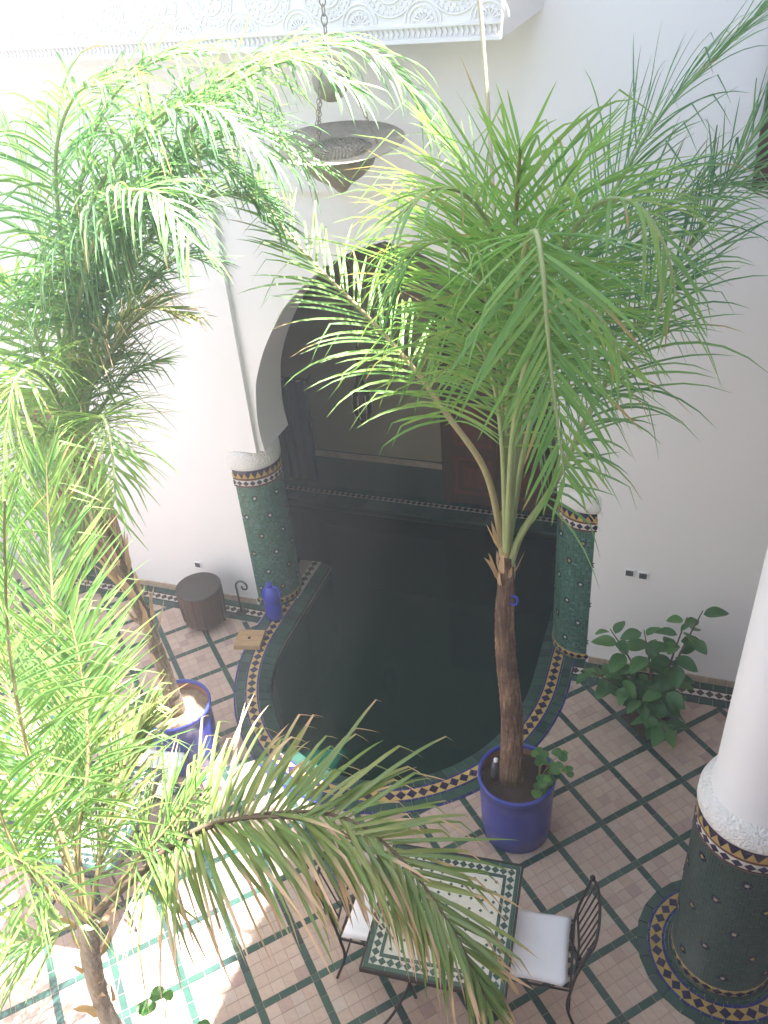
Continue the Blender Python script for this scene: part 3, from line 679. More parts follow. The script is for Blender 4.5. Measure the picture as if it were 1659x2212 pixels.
# blue jug
t = thing('blue_jug', 'blue plastic water jug standing at the foot of the left pillar', 'jug', (-3.345, 5.31, 0.006)); WORG[t] = Vector()
MB().lathe([(0, 0.0), (0.07, 0.0), (0.08, 0.01), (0.082, 0.10), (0.082, 0.175), (0.078, 0.182), (0.082, 0.19), (0.082, 0.27), (0.074, 0.32), (0.05, 0.355), (0.028, 0.372), (0.024, 0.38)], (0, 0, 0), 32, sx=1.0, sy=0.8).build('body', 'blue_plastic', t)
MB().lathe([(0.026, 0.372), (0.028, 0.376), (0.028, 0.40), (0.024, 0.404), (0, 0.404)], (0, 0, 0), 20).build('cap', 'blue_plastic', t)
MB().tube(catmull([(0.03, 0, 0.37), (0.085, 0, 0.36), (0.10, 0, 0.30), (0.08, 0, 0.25)], 5), 0.011, 8).build('handle', 'blue_plastic', t)
# wooden box lid on the floor
t = thing('wooden_box', 'small flat wooden box with a dark hole lying beside the pool border', 'box', (-3.425, 4.95, 0.003), math.radians(12)); WORG[t] = Vector()
for k in range(3): MB().box(-0.12, 0.12, -0.105+k*0.07+0.001, -0.105+(k+1)*0.07-0.001, 0.035, 0.05+jit(0.001)).build('plank', 'pale_wood', t)
MB().box(-0.12, 0.12, -0.105, -0.09, 0, 0.0345).build('side', 'pale_wood', t); MB().box(-0.12, 0.12, 0.09, 0.105, 0, 0.0345).build('side', 'pale_wood', t)
MB().box(-0.12, -0.105, -0.0895, 0.0895, 0, 0.0345).build('side', 'pale_wood', t); MB().box(0.105, 0.12, -0.0895, 0.0895, 0, 0.0345).build('side', 'pale_wood', t)
MB().lathe([(0, 0.054), (0.012, 0.054), (0.015, 0.050)], (0.0, 0.0, 0), 14).build('knob', 'iron', t)
# sockets
def socket(label, x, z, w=0.08):
    t = thing('wall_socket', label, 'socket', (x, WY, z), group='wall sockets'); WORG[t] = Vector()
    MB().box(-w/2, w/2, -0.010, -0.0005, -0.035, 0.035).build('plate', 'white_plastic', t)
    MB().box(-w/2+0.012, w/2-0.012, -0.014, -0.0105, -0.024, 0.024).build('insert', 'grey_plastic', t)
    MB().lathe([(0.0, 0), (0.003, 0), (0.003, 0.003)], (0.015, -0.013, 0.018), 8).build('pin', 'white_plastic', t)
socket('left one of two grey wall sockets on the white wall above the shrub', -0.242, 1.0); socket('right one of two grey wall sockets on the white wall above the shrub', -0.142, 0.99)
socket('small grey socket on the white wall above the dark stool', -4.16, 0.375, 0.075)
# doorway at the left
t = thing('wooden_door', 'brown wooden door in the white wall behind the left palm trunk', 'door', (-5.4, WY+0.20, 0)); WORG[t] = Vector()
for k in range(2):
    MB().box(-0.445+k*0.446, -0.003+k*0.446, 0, 0.05, 0.06, 2.08).build('leaf', 'door_wood', t)
    for z0, z1 in ((0.18, 0.85), (1.0, 1.9)): MB().box(-0.38+k*0.446, -0.07+k*0.446, -0.015, -0.0005, z0, z1).build('panel', 'door_wood', t)
MB().tube([(0.03, -0.03, 1.0), (0.03, -0.06, 1.0), (0.03, -0.06, 1.12), (0.03, -0.03, 1.12)], 0.008, 6).build('handle', 'iron', t)
struct(MB().box(-5.849, -4.95, WY+0.0, WY+0.43, -0.05, 0.05).build('door_step', 'green_tile'))
# upper window shutter at the right edge
t = thing('window_shutter', 'dark wooden shutter high on the wall at the right edge behind the palm', 'shutter', (0.20, WY-0.03, 3.85)); WORG[t] = Vector()
MB().box(0, 0.52, -0.02, 0.029, 0, 0.9).build('frame', 'dark_wood', t)
for k in range(12): MB().box(0.05, 0.47, -0.032, -0.0205, 0.06+k*0.068, 0.108+k*0.068).build('slat', 'dark_wood', t)
# carved door and hanging cloth in the alcove
t = thing('carved_door', 'dark carved wooden door on the far wall under the arch', 'door', (-1.75, 7.57, 0.0)); WORG[t] = Vector()
MB().box(-0.6, 0.6, -0.045, -0.021, 0.02, 2.3).build('frame', 'dark_wood', t)
for k in range(2):
    MB().box(-0.50+k*0.505, -0.005+k*0.505, -0.07, -0.046, 0.06, 2.2).build('leaf', 'dark_wood', t)
    for z0, z1 in ((0.16, 0.62), (0.75, 1.35), (1.48, 2.1)):
        for (i, wd, y) in ((0, 0, -0.078), (1, 0.05, -0.086), (2, 0.1, -0.094)):
            MB().box(-0.46+k*0.505+wd, -0.045+k*0.505-wd, y, y+0.0075, z0+wd, z1-wd).build('carved_panel', 'red_wood' if i != 1 else 'dark_wood', t)
t = thing('blue_drape', 'dark blue cloth hanging in the far left corner under the arch', 'drape', (-4.08, 7.46, 0)); WORG[t] = Vector()
mb = MB(); n = 40
vv = [(-0.3+0.6*k/n, 0.03*math.sin(k*0.9)+0.012*math.sin(k*2.1), z) for z in (0.12, 0.7, 1.35) for k in range(n+1)]
mb.add(vv, [(i*(n+1)+k, i*(n+1)+k+1, (i+1)*(n+1)+k+1, (i+1)*(n+1)+k) for i in range(2) for k in range(n)], smooth=True)
d_ = mb.build('cloth', 'blue_cloth', t); sd = d_.modifiers.new('thick', 'SOLIDIFY'); sd.thickness = 0.006
MB().tube([(-0.318, 0.0, 1.38), (0.34, 0.0, 1.38)], 0.012, 8).build('rod', 'iron', t)
MB().tube([(0.3, 0.0, 1.38), (0.3, 0.135, 1.38)], 0.008, 8).build('bracket', 'iron', t)

# ---- lamps
def chain(parent, a, b, link=0.03, r=0.0026, mat='brass', name='chain'):
    a, b = Vector(a), Vector(b); L = (b-a).length; n = max(2, int(L/(link*0.78))); ax = (b-a).normalized(); s0 = ax.orthogonal().normalized(); mb = MB()
    for k in range(n):
        c = a+(b-a)*((k+0.5)/n); s = s0 if k % 2 else ax.cross(s0)
        mb.tube([c+ax*(link/2*math.cos(q))+s*(link*0.3*math.sin(q)) for q in [2*PI*i/10 for i in range(11)]], r, 5, caps=False)
    return mb.build(name, mat, parent)
def tray_lamp(c):
    t = thing('hanging_lamp', 'large pierced brass tray lamp hanging on chains above the pool', 'lamp', c); WORG[t] = Vector()
    R = 0.335
    MB().lathe([(0.175, -0.035), (0.18, -0.018), (0.24, -0.004), (0.31, 0.004), (R, 0.016), (R+0.006, 0.02), (R, 0.024), (0.31, 0.012), (0.24, 0.004), (0.175, -0.01), (0.172, -0.014)], (0, 0, 0), 64).build('tray_rim', 'brass', t)
    MB().lathe([(0.19, -0.02), (0.195, -0.05), (0.175, -0.09), (0.13, -0.135), (0.085, -0.165), (0.05, -0.19), (0.03, -0.215), (0.018, -0.225), (0.0, -0.235)], (0, 0, 0), 48).build('lower_bowl', 'brass', t)
    MB().lathe([(0, -0.006), (0.06, -0.007), (0.12, -0.012), (0.176, -0.02)], (0, 0, 0), 48).build('pierced_plate', 'brass', t)
    st = MB()
    for rr in (0.03, 0.055, 0.08, 0.105, 0.13, 0.155):
        for k in range(int(2*PI*rr/0.018)):
            a = k*0.018/rr; p = (rr*math.cos(a), rr*math.sin(a))
            st.prism([(p[0]+0.006*math.cos(q), p[1]+0.006*math.sin(q)) for q in (0, PI/2, PI, 1.5*PI)], -0.02, -0.0015+jit(0.001))
    st.build('pierced_studs', 'brass', t, kind='stuff')
    MB().lathe([(0.0, 0.20), (0.03, 0.205), (0.065, 0.23), (0.085, 0.27), (0.088, 0.31), (0.075, 0.35), (0.05, 0.375), (0.02, 0.39), (0.012, 0.42), (0.0, 0.42)], (0, 0, 0), 40).build('upper_bowl', 'brass', t)
    for k in range(3):
        a = 2*PI*k/3+0.35
        chain(t, (0.20*math.cos(a), 0.20*math.sin(a), 0.004), (0.075*math.cos(a), 0.075*math.sin(a), 0.35))
    return t
LC = at(728, 316, 4.84); LC.z += 0.0
tray_lamp(LC)
lt = [o for o in bpy.data.objects if o.name == 'hanging_lamp'][0]
lt.scale = (1.15, 1.15, 1.15)
for o in lt.children:
    if o.name.split('.')[0] in ('tray_rim', 'lower_bowl', 'pierced_plate', 'pierced_studs'): o.rotation_euler = (math.radians(6), math.radians(1.5), 0)
chain(lt, (0, 0, 0.41), (0, 0, (6.62-LC.z)/1.15), 0.05, 0.0032, name='suspension_chain')
struct(MB().tube([(LC.x, -0.81, 6.65), (LC.x, WY+0.02, 6.65)], 0.03, 8).build('roof_tie_bar', 'iron'))
def alcove_lamp():
    c = Vector((-2.76, 6.5, 1.45)); t = thing('iron_lantern', 'dark iron lantern hanging in the shade under the arch', 'lantern', c); WORG[t] = Vector()
    MB().lathe([(0, 0.0), (0.02, 0.01), (0.03, 0.05), (0.07, 0.10), (0.092, 0.16), (0.095, 0.26), (0.085, 0.34), (0.06, 0.40), (0.035, 0.45), (0.03, 0.50), (0.012, 0.53), (0, 0.54)], (0, 0, 0), 8, smooth=False).build('body', 'iron', t)
    for k in range(8):
        a = 2*PI*k/8; MB().tube([(0.072*math.cos(a), 0.072*math.sin(a), 0.10), (0.098*math.cos(a), 0.098*math.sin(a), 0.21), (0.088*math.cos(a), 0.088*math.sin(a), 0.34)], 0.006, 6).build('rib', 'brass', t)
    chain(t, (0, 0, 0.53), (0, 0, 2.51), 0.05, 0.004, 'iron', 'suspension_chain')
alcove_lamp()
# cord running down into the palm
cp = [at(1030, -60, 4.4), at(1042, 70, 4.35), at(1056, 260, 4.25), at(1078, 640, 4.0), at(1092, 1000, 3.80)]
top_ = cp[0]+(cp[0]-cp[1]).normalized()*0.0
tag(MB().tube([Vector((cp[0].x-0.12, 4.6, 6.66))]+cp, 0.010, 8).build('support_cord', 'rope', None), 'thin pale cord running down from above into the central palm', 'cord')
struct(MB().tube([(-6.61, 4.6, 6.66), (0.76, 4.6, 6.66)], 0.02, 8).build('roof_cross_bar', 'iron'))

# ---- carved plaster balcony front on the upper wall
t = thing('carved_balcony', 'white plaster balcony front with lace like carving high on the wall', 'balcony', (0, 0, 0)); WORG[t] = Vector()
BX0, BX1, BY, BZ = -5.2, -1.14, 5.02, 4.69
mb = MB(); out = [(BX0, BY), (BX1, BY), (-1.02, WY-0.001), (BX0, WY-0.001)]
v = [(BX0, BY, BZ), (BX1, BY, BZ), (-1.0, WY-0.001, BZ+0.10), (BX0, WY-0.001, BZ)]; hv = [(x, y, 6.5) for x, y, z in v]
mb.add(v+hv, [(3, 2, 1, 0), (4, 5, 6, 7), (0, 1, 5, 4), (1, 2, 6, 5), (2, 3, 7, 6), (3, 0, 4, 7)]); mb.build('balcony_body', 'carved_plaster', t)
MB().box(BX0, BX1-0.002, BY-0.022, BY-0.0005, BZ+0.002, BZ+0.022).build('lower_moulding', 'carved_plaster', t)
MB().box(BX0, BX1-0.002, BY-0.018, BY-0.0005, BZ+0.075, BZ+0.088).build('upper_moulding', 'carved_plaster', t)
cm = MB(); nk = int((BX1-BX0)/0.03)
for k in range(nk):
    x = BX0+0.015+k*0.03; cm.add([(x-0.008, BY-0.014, BZ+0.048), (x, BY-0.014, BZ+0.030), (x+0.008, BY-0.014, BZ+0.048), (x, BY-0.014, BZ+0.068), (x-0.011, BY-0.0005, BZ+0.048), (x, BY-0.0005, BZ+0.026), (x+0.011, BY-0.0005, BZ+0.048), (x, BY-0.0005, BZ+0.072)], [(0, 1, 2, 3), (4, 5, 1, 0), (5, 6, 2, 1), (6, 7, 3, 2), (7, 4, 0, 3)])
cm.build('bead_row', 'carved_plaster', t, kind='stuff')
def disc(mb, x, z, r, h, n=8):
    mb.add([(x+r*math.cos(2*PI*k/n), BY-0.0005, z+r*math.sin(2*PI*k/n)) for k in range(n)]+[(x+r*0.7*math.cos(2*PI*k/n), BY-h, z+r*0.7*math.sin(2*PI*k/n)) for k in range(n)], [tuple(range(n, 2*n))]+[(k, (k+1) % n, n+(k+1) % n, n+k) for k in range(n)])
for k in range(11):
    x = BX1-0.24-k*0.36; z = BZ+0.27
    cr = MB()
    for rr, nn, rad in ((0.125, 26, 0.009), (0.10, 20, 0.009), (0.055, 10, 0.011)):
        for i in range(nn): a = 2*PI*i/nn; disc(cr, x+rr*math.cos(a), z+rr*math.sin(a), rad, 0.009, 6)
    disc(cr, x, z, 0.028, 0.010, 10)
    for rr in (0.142, 0.078): cr.tube([(x+rr*math.cos(q), BY-0.0015, z+rr*math.sin(q)) for q in [2*PI*i/36 for i in range(37)]], 0.007, 6, caps=False)
    cr.build('rosette', 'carved_plaster', t)
    ar = MB(); xa = x+0.18
    for rr in (0.10, 0.078, 0.05): ar.tube([(xa+rr*math.cos(q), BY-0.001, BZ+0.10+rr*math.sin(q)) for q in [PI*i/20 for i in range(21)]], 0.007, 6, caps=False)
    for i in range(7): a = PI*(i+0.5)/7; ar.tube([(xa+0.02*math.cos(a), BY-0.002, BZ+0.10+0.02*math.sin(a)), (xa+0.06*math.cos(a), BY-0.004, BZ+0.10+0.06*math.sin(a))], 0.006, 5)
    ar.build('fan_arch', 'carved_plaster', t)

# ================================================================== PLANTS
def leaflet(mb, p, d, nrm, L, wd, seg, droop, hue, tipc, kink=None, rs=random, mi=0, curl=0.0):
    d = d.normalized(); side = d.cross(nrm)
    if side.length < 1e-4: side = d.orthogonal()
    side.normalize(); v = []; col = []; step = L/seg; kk = kink*seg if kink else 99
    for k in range(seg+1):
        t = k/seg; wk = wd*min(1, 0.35+3.2*t)*(1-t**2.6)**0.8+0.0006
        if kink and t > kink: wk *= 0.75
        n2 = side.cross(d).normalized(); f = 0.28*wk
        v += [p-side*wk*0.5+n2*f, p, p+side*wk*0.5+n2*f]
        g = 0 if tipc <= 0 else max(0, min(1, (t-(1-tipc))/0.12))
        col += [(hue, g, 0, 1)]*3
        if k < seg:
            p = p+d*step; dr = droop*(0.3+1.4*t)*(step/0.08)
            if k+1 > kk and k <= kk: dr += 1.1
            d = (d+Vector((rs.gauss(0, curl), rs.gauss(0, curl), -dr))).normalized()
            s2 = side-d*side.dot(d); side = s2.normalized() if s2.length > 1e-4 else side
    mb.add(v, [q for k in range(seg) for q in ((k*3, k*3+1, k*3+4, k*3+3), (k*3+1, k*3+2, k*3+5, k*3+4))], mi, col, smooth=True)
def frond(palm, pts, L=0.5, n=55, s0=0.3, wd=0.0155, droop=0.06, hint=(0, 0, 1), mat='palm_leaf', rad=(0.014, 0.004), dry=0.1, kinkp=0.25, ang=(62, 28), plume=0.28, hue=(0, 1), single=False, seg=7, stem='stem_tan', lab=None):
    cv_ = catmull(pts, 10); c = Curve(cv_); rs = random
    m_ = len(cv_); r0, r1 = rad
    f = MB().tube(cv_, [r0+(r1-r0)*(k/(m_-1))**0.7 for k in range(m_)], 7).build('frond', stem, palm)
    if lab: f['label'] = lab
    mb = MB(); hint = Vector(hint)
    for k in range(n):
        for sd_ in (-1, 1):
            u = (k+0.5+jit(0.35))/n; s = s0+(1-s0)*u; p, _, tg = c.at(s*c.len)
            nrm = hint-tg*hint.dot(tg)
            if nrm.length < 0.15: nrm = tg.orthogonal()
            nrm.normalize(); sdv = tg.cross(nrm)*sd_
            A = math.radians(ang[0]+(ang[1]-ang[0])*u+jit(9)); pl = rs.gauss(0.12, plume)
            d = tg*math.cos(A)+(sdv*math.cos(pl)+nrm*math.sin(pl))*math.sin(A)
            ln = L*(0.55+0.7*math.sin(PI*min(1, 0.22+0.78*u)**0.9))*(1-0.25*u)*rs.uniform(0.8, 1.18)
            h = rs.uniform(*hue); tip = rs.uniform(0.1, 0.45 if dry < 0.6 else 0.6) if rs.random() < dry else 0.0
            kk = rs.uniform(0.45, 0.8) if rs.random() < kinkp else None
            b = MB() if single else mb
            leaflet(b, p, d, nrm, ln, wd*rs.uniform(0.8, 1.15), seg, droop*rs.uniform(0.35, 2.4), h, tip, kk, curl=0.02)
            if single: b.build('leaflet', mat, f)
    if not single: mb.build('foliage', mat, f, kind='stuff')
    return f
def PT(*a): return [at(*q) for q in a]
def pot(label, c, r, h, soil, group='blue glazed pots'):
    t = thing('glazed_pot', label, 'pot', c, group=group); WORG[t] = Vector()
    MB().lathe([(0, 0.002), (r*0.86, 0.002), (r*0.9, 0.012), (r*0.93, h*0.3), (r*0.95, h*0.7), (r*0.955, h-0.05), (r*0.985, h-0.045), (r*1.01, h-0.02), (r*1.0, h-0.004), (r*0.97, h), (r*0.93, h-0.006), (r*0.92, h-0.03)], (0, 0, 0), 48).build('body', 'blue_glaze', t)
    MB().lathe([(r*0.92, h-0.028), (r*0.91, h-0.2)], (0, 0, 0), 48).build('inner_wall', 'terracotta', t)
    mb = MB(); rings = 8; V = [(0, 0, h-0.075)]; F = []; ns = 32
    for i in range(1, rings+1):
        for k in range(ns): rr = r*0.915*i/rings; V.append((rr*math.cos(2*PI*k/ns), rr*math.sin(2*PI*k/ns), h-0.085+jit(0.007)+0.02*(1-i/rings)))
    F += [(0, 1+k, 1+(k+1) % ns) for k in range(ns)]
    for i in range(rings-1): F += [(1+i*ns+k, 1+(i+1)*ns+k, 1+(i+1)*ns+(k+1) % ns, 1+i*ns+(k+1) % ns) for k in range(ns)]
    mb.add(V, F, smooth=True); mb.build('soil', soil, t); return t
def trunk(palm, pts, rads, mat='trunk_bark', rings=0.06, name='trunk'):
    c = Curve(catmull(pts, 10)); n = int(c.len/0.012); P = []; R = []
    rc = Curve([Vector((i, r, 0)) for i, r in enumerate(rads)])
    for k in range(n+1):
        p, _, _ = c.at(c.len*k/n); u = k/n*(len(rads)-1); i = min(len(rads)-2, int(u)); r = rads[i]+(rads[i+1]-rads[i])*(u-i)
        q = (c.len*k/n/rings) % 1
        P.append(p+Vector((jit(0.002), jit(0.002), 0))); R.append(r*(1+0.05*(1-q)+jit(0.012)))
    return MB().tube(P, R, 16).build(name, mat, palm)
def fibres(palm, c, pts, r, n, L):           # ragged old leaf bases
    cv_ = Curve(catmull(pts, 8))
    for k in range(n):
        p, _, tg = cv_.at(cv_.len*random.uniform(0.05, 1)); a = random.uniform(0, 2*PI); o = Vector((math.cos(a), math.sin(a), 0))
        b = MB(); leaflet(b, p+o*r*0.85, (tg*1.0+o*random.uniform(0.15, 0.6)), o, L*random.uniform(0.5, 1.2), random.uniform(0.02, 0.05), 5, 0.02, 0.9, 1.2, None, curl=0.08)
        b.build('leaf_base', 'palm_leaf_dry', palm)

# ---- centre palm
PC = (-0.745, 3.72)
pot('blue glazed pot in the shade holding the central palm beside the pool', (PC[0], PC[1], 0), 0.255, 0.56, 'soil')
cp1 = thing('potted_palm', 'central feathery palm with brown trunk growing in the shaded blue pot', 'palm', (PC[0], PC[1], 0.47)); 
B1 = at(1104, 1672, 3.73); Kn = at(1093, 1270, 3.75)
trunk(cp1, [Vector((B1.x, 3.73, 0.42)), at(1106, 1550, 3.74), at(1094, 1430, 3.75), at(1090, 1330, 3.75), Kn, at(1094, 1200, 3.75)], [0.085, 0.072, 0.068, 0.062, 0.058, 0.052, 0.04])
fibres(cp1, None, [at(1094, 1290, 3.75), at(1093, 1180, 3.75)], 0.05, 14, 0.2)
VIEW = (0.15, -0.75, 0.65)
frond(cp1, PT((1090, 1230, 3.75), (1078, 1130, 3.76), (1045, 1010, 3.8), (965, 895, 3.85), (885, 785, 3.92), (790, 680, 4.0), (690, 580, 4.08), (610, 490, 4.15), (555, 400, 4.2)), L=0.5, n=50, s0=0.36, rad=(0.026, 0.005), single=True, droop=0.08, plume=0.12, dry=0.15, hue=(0.1, 0.8), wd=0.016, ang=(68, 30), kinkp=0.4, lab='long sunlit frond arching to the left over the pool')
for i_, (pts, kw) in enumerate((
    # young spear fan
    (((1095, 1200, 3.75), (1098, 1050, 3.72), (1100, 880, 3.68), (1105, 680, 3.62), (1112, 520, 3.52), (1118, 410, 3.4), (1124, 320, 3.25)), dict(L=0.82, n=40, s0=0.50, rad=(0.026, 0.006), droop=0.075, hint=(0, -1, 0.4), wd=0.0165, ang=(75, 14), hue=(0.35, 0.9), plume=0.4, kinkp=0.4)),
    # front frond hanging towards the viewer
    (((1094, 1190, 3.75), (1092, 980, 3.66), (1105, 760, 3.45), (1130, 560, 3.15), (1155, 500, 2.9), (1172, 580, 2.75), (1185, 740, 2.68), (1203, 900, 2.64), (1220, 1030, 2.62)), dict(L=0.5, n=58, s0=0.46, droop=0.05, wd=0.0165, ang=(58, 28), hue=(0.1, 0.8), plume=0.1, hint=VIEW)),
    (((1096, 1240, 3.75), (1125, 1155, 3.75), (1200, 1040, 3.8), (1300, 840, 3.9), (1436, 619, 4.05), (1520, 480, 4.1), (1600, 340, 4.15), (1690, 190, 4.2)), dict(L=0.66, n=84, s0=0.2, rad=(0.026, 0.005), droop=0.07, hue=(0, 0.5), plume=0.15, wd=0.0135, mat='palm_leaf_cool')),
    (((1097, 1190, 3.8), (1130, 920, 3.95), (1230, 600, 4.2), (1340, 390, 4.35), (1431, 245, 4.4), (1560, 110, 4.4), (1690, -20, 4.4)), dict(L=0.7, n=84, s0=0.3, droop=0.06, hue=(0, 0.5), plume=0.2, wd=0.0135, mat='palm_leaf_cool')),
    (((1097, 1190, 3.78), (1150, 900, 3.9), (1270, 640, 4.1), (1400, 480, 4.25), (1540, 400, 4.35), (1670, 420, 4.4)), dict(L=0.66, n=76, s0=0.35, droop=0.08, hue=(0, 0.5), plume=0.2, wd=0.0135, mat='palm_leaf_cool')),
    # left front and right front arches
    (((1093, 1180, 3.75), (1086, 900, 3.6), (1062, 680, 3.42), (1015, 560, 3.28), (960, 520, 3.18), (900, 545, 3.12), (855, 620, 3.08)), dict(L=0.64, n=50, s0=0.42, droop=0.2, hue=(0.3, 1.0), plume=0.2, wd=0.0165)),
    (((1097, 1180, 3.75), (1125, 880, 3.62), (1190, 600, 3.42), (1280, 450, 3.25), (1370, 440, 3.1), (1435, 530, 3.0), (1460, 640, 2.95)), dict(L=0.52, n=48, s0=0.42, droop=0.17, hue=(0.3, 1.0), plume=0.2, wd=0.0165)),
    (((1094, 1180, 3.75), (1100, 820, 3.6), (1080, 560, 3.4), (1015, 430, 3.22), (930, 410, 3.05), (860, 470, 2.95)), dict(L=0.5, n=40, s0=0.45, droop=0.12, hue=(0.4, 1.0), plume=0.22)),
    (((1096, 1180, 3.76), (1112, 850, 3.72), (1150, 560, 3.66), (1220, 390, 3.55), (1300, 310, 3.45)), dict(L=0.58, n=40, s0=0.45, droop=0.07, hue=(0.3, 1.0), plume=0.25)),
    (((1093, 1180, 3.78), (1082, 850, 3.9), (1050, 520, 4.0), (1000, 360, 4.0), (930, 280, 3.95)), dict(L=0.55, n=36, s0=0.42, droop=0.08, hue=(0.2, 0.9))),
    (((1095, 1190, 3.74), (1108, 940, 3.5), (1150, 740, 3.25), (1220, 650, 3.05), (1300, 690, 2.92), (1350, 800, 2.85)), dict(L=0.46, n=36, s0=0.42, droop=0.16, hue=(0.2, 1), plume=0.18)),
    (((1093, 1190, 3.74), (1085, 960, 3.55), (1060, 800, 3.38), (1010, 720, 3.25), (965, 720, 3.15)), dict(L=0.42, n=30, s0=0.45, droop=0.16, hue=(0.4, 1.0))),
)):
    k = dict(rad=(0.019, 0.004)); k.update(kw); k['n'] = int(k['n']*0.85); k['wd'] = min(k.get('wd', 0.0155), 0.0148); k['stem'] = 'stem_green' if i_ else 'stem_tan'; frond(cp1, PT(*pts), **k)
# blue tie on the trunk
tp = at(1110, 1297, 3.72)
tag(MB().tube([tp+Vector((0.022*math.cos(q), 0, 0.032*math.sin(q))) for q in [2*PI*i/18 for i in range(19)]], 0.007, 7, caps=False).build('blue_ring', 'blue_plastic', None), 'small bright blue ring hooked on the trunk of the central palm', 'ring')
# glass jar in the pot
t = thing('plastic_bottle', 'small grey bottle with white cap in the soil of the shaded pot', 'bottle', (PC[0]-0.14, PC[1]+0.0, 0.475)); WORG[t] = Vector()
MB().lathe([(0, 0), (0.032, 0), (0.034, 0.01), (0.034, 0.10), (0.03, 0.12), (0.014, 0.14), (0.013, 0.155)], (0, 0, 0), 20).build('body', 'grey_plastic', t)
MB().lathe([(0.015, 0.15), (0.015, 0.17), (0, 0.171)], (0, 0, 0), 14).build('cap', 'white_plastic', t)

# ---- left palm
PL = (-3.31, 3.67)
pot('blue glazed pot touched by sunlight holding the left palm', (PL[0], PL[1], 0), 0.26, 0.55, 'mulch')
cp2 = thing('potted_palm', 'left sunlit palm with shaggy trunk leaning up from the blue pot near the wall', 'palm', (PL[0], PL[1], 0.46))
tpts = [Vector((PL[0], PL[1]-0.01, 0.40)), at(352, 1440, 3.66), at(310, 1330, 3.66), at(255, 1215, 3.66), at(205, 1090, 3.66), at(165, 985, 3.66)]
trunk(cp2, tpts, [0.07, 0.055, 0.048, 0.042, 0.04, 0.042, 0.045], 'trunk_fibre', 0.09)
fibres(cp2, None, tpts[1:], 0.055, 46, 0.24)
c2 = (165, 985, 3.66)
sun_h = (0.2, 1.0)
for pts, kw in (
    (((150, 800, 3.72), (185, 550, 3.85), (330, 290, 4.0), (560, 130, 4.1), (760, 100, 4.15), (880, 190, 4.15), (920, 270, 4.15)), dict(L=0.55, n=90, s0=0.25, droop=0.28)),
    (((205, 800, 3.9), (235, 640, 4.15), (250, 470, 4.3), (290, 300, 4.4)), dict(L=0.52, n=60, s0=0.2, droop=0.05, hue=(0, 0.4), plume=0.12)),
    (((190, 860, 3.6), (250, 740, 3.5), (315, 670, 3.45), (395, 680, 3.4)), dict(L=0.45, n=50, s0=0.3, droop=0.06, dry=0.9, mat='palm_leaf_dry', ang=(35, 12))),
    (((110, 820, 3.55), (60, 680, 3.45), (0, 600, 3.35), (-70, 600, 3.25)), dict(L=0.55, n=56, s0=0.22, droop=0.15)),
    (((200, 760, 3.8), (290, 560, 3.9), (400, 450, 3.95), (520, 420, 4.0), (610, 480, 4.0)), dict(L=0.55, n=64, s0=0.28, droop=0.14)),
    (((140, 720, 3.62), (200, 440, 3.62), (320, 270, 3.6), (450, 230, 3.55), (580, 330, 3.5)), dict(L=0.6, n=74, s0=0.3, droop=0.25)),
    (((60, 900, 3.4), (-50, 900, 3.2)), dict(L=0.55, n=44, s0=0.15, droop=0.15)),
    (((120, 680, 3.62), (70, 430, 3.62), (20, 300, 3.6), (-70, 240, 3.55)), dict(L=0.6, n=60, s0=0.3, droop=0.2)),
    (((110, 930, 3.3), (50, 1000, 3.05), (0, 1100, 2.9)), dict(L=0.5, n=44, s0=0.2, droop=0.15)),
    (((175, 760, 3.75), (260, 520, 3.8), (380, 330, 3.85), (500, 190, 3.85), (640, 130, 3.8), (760, 190, 3.75)), dict(L=0.58, n=76, s0=0.3, droop=0.25)),
    (((160, 760, 3.6), (190, 560, 3.45), (260, 430, 3.3), (340, 420, 3.15), (410, 520, 3.05)), dict(L=0.55, n=58, s0=0.35, droop=0.25)),
    (((220, 880, 3.75), (290, 800, 3.85), (345, 780, 3.9)), dict(L=0.42, n=32, s0=0.2, droop=0.10, hue=(0, 0.5))),
    (((170, 780, 3.75), (230, 520, 3.85), (330, 380, 3.9), (450, 340, 3.95), (550, 420, 3.95)), dict(L=0.55, n=64, s0=0.3, droop=0.2, hue=(0, 0.6))),
    (((150, 700, 3.7), (170, 420, 3.75), (230, 230, 3.8), (340, 130, 3.8), (450, 110, 3.75)), dict(L=0.6, n=62, s0=0.35, droop=0.2)),
    (((185, 760, 3.8), (280, 500, 3.9), (420, 330, 3.95), (560, 280, 3.95), (670, 360, 3.95)), dict(L=0.58, n=66, s0=0.32, droop=0.18)),
    (((210, 780, 3.85), (300, 640, 4.0), (380, 560, 4.1), (450, 560, 4.15)), dict(L=0.5, n=48, s0=0.25, droop=0.10, hue=(0, 0.4), plume=0.15)),
    (((140, 940, 3.45), (110, 960, 3.15), (90, 1080, 2.95), (95, 1250, 2.85)), dict(L=0.45, n=46, s0=0.2, droop=0.12, hue=(0.4, 1))),
    (((190, 930, 3.45), (220, 900, 3.2), (240, 960, 3.05), (250, 1080, 2.95)), dict(L=0.42, n=34, s0=0.3, droop=0.14, hue=(0.4, 1))),
    (((175, 960, 3.5), (190, 1000, 3.3), (180, 1100, 3.15), (150, 1230, 3.05)), dict(L=0.42, n=40, s0=0.2, droop=0.12, hue=(0.4, 1))),
    (((120, 860, 3.45), (70, 800, 3.2), (30, 830, 3.0), (10, 950, 2.85)), dict(L=0.5, n=46, s0=0.25, droop=0.16, hue=(0.4, 1))),
    (((140, 600, 3.55), (120, 350, 3.5), (160, 210, 3.4), (230, 180, 3.3)), dict(L=0.58, n=54, s0=0.4, droop=0.2)),
):
    k = dict(rad=(0.018, 0.004), hue=sun_h, wd=0.0145, mat='palm_leaf_cool' if pts[-1][1] < 600 else 'palm_leaf_sun'); k.update(kw)
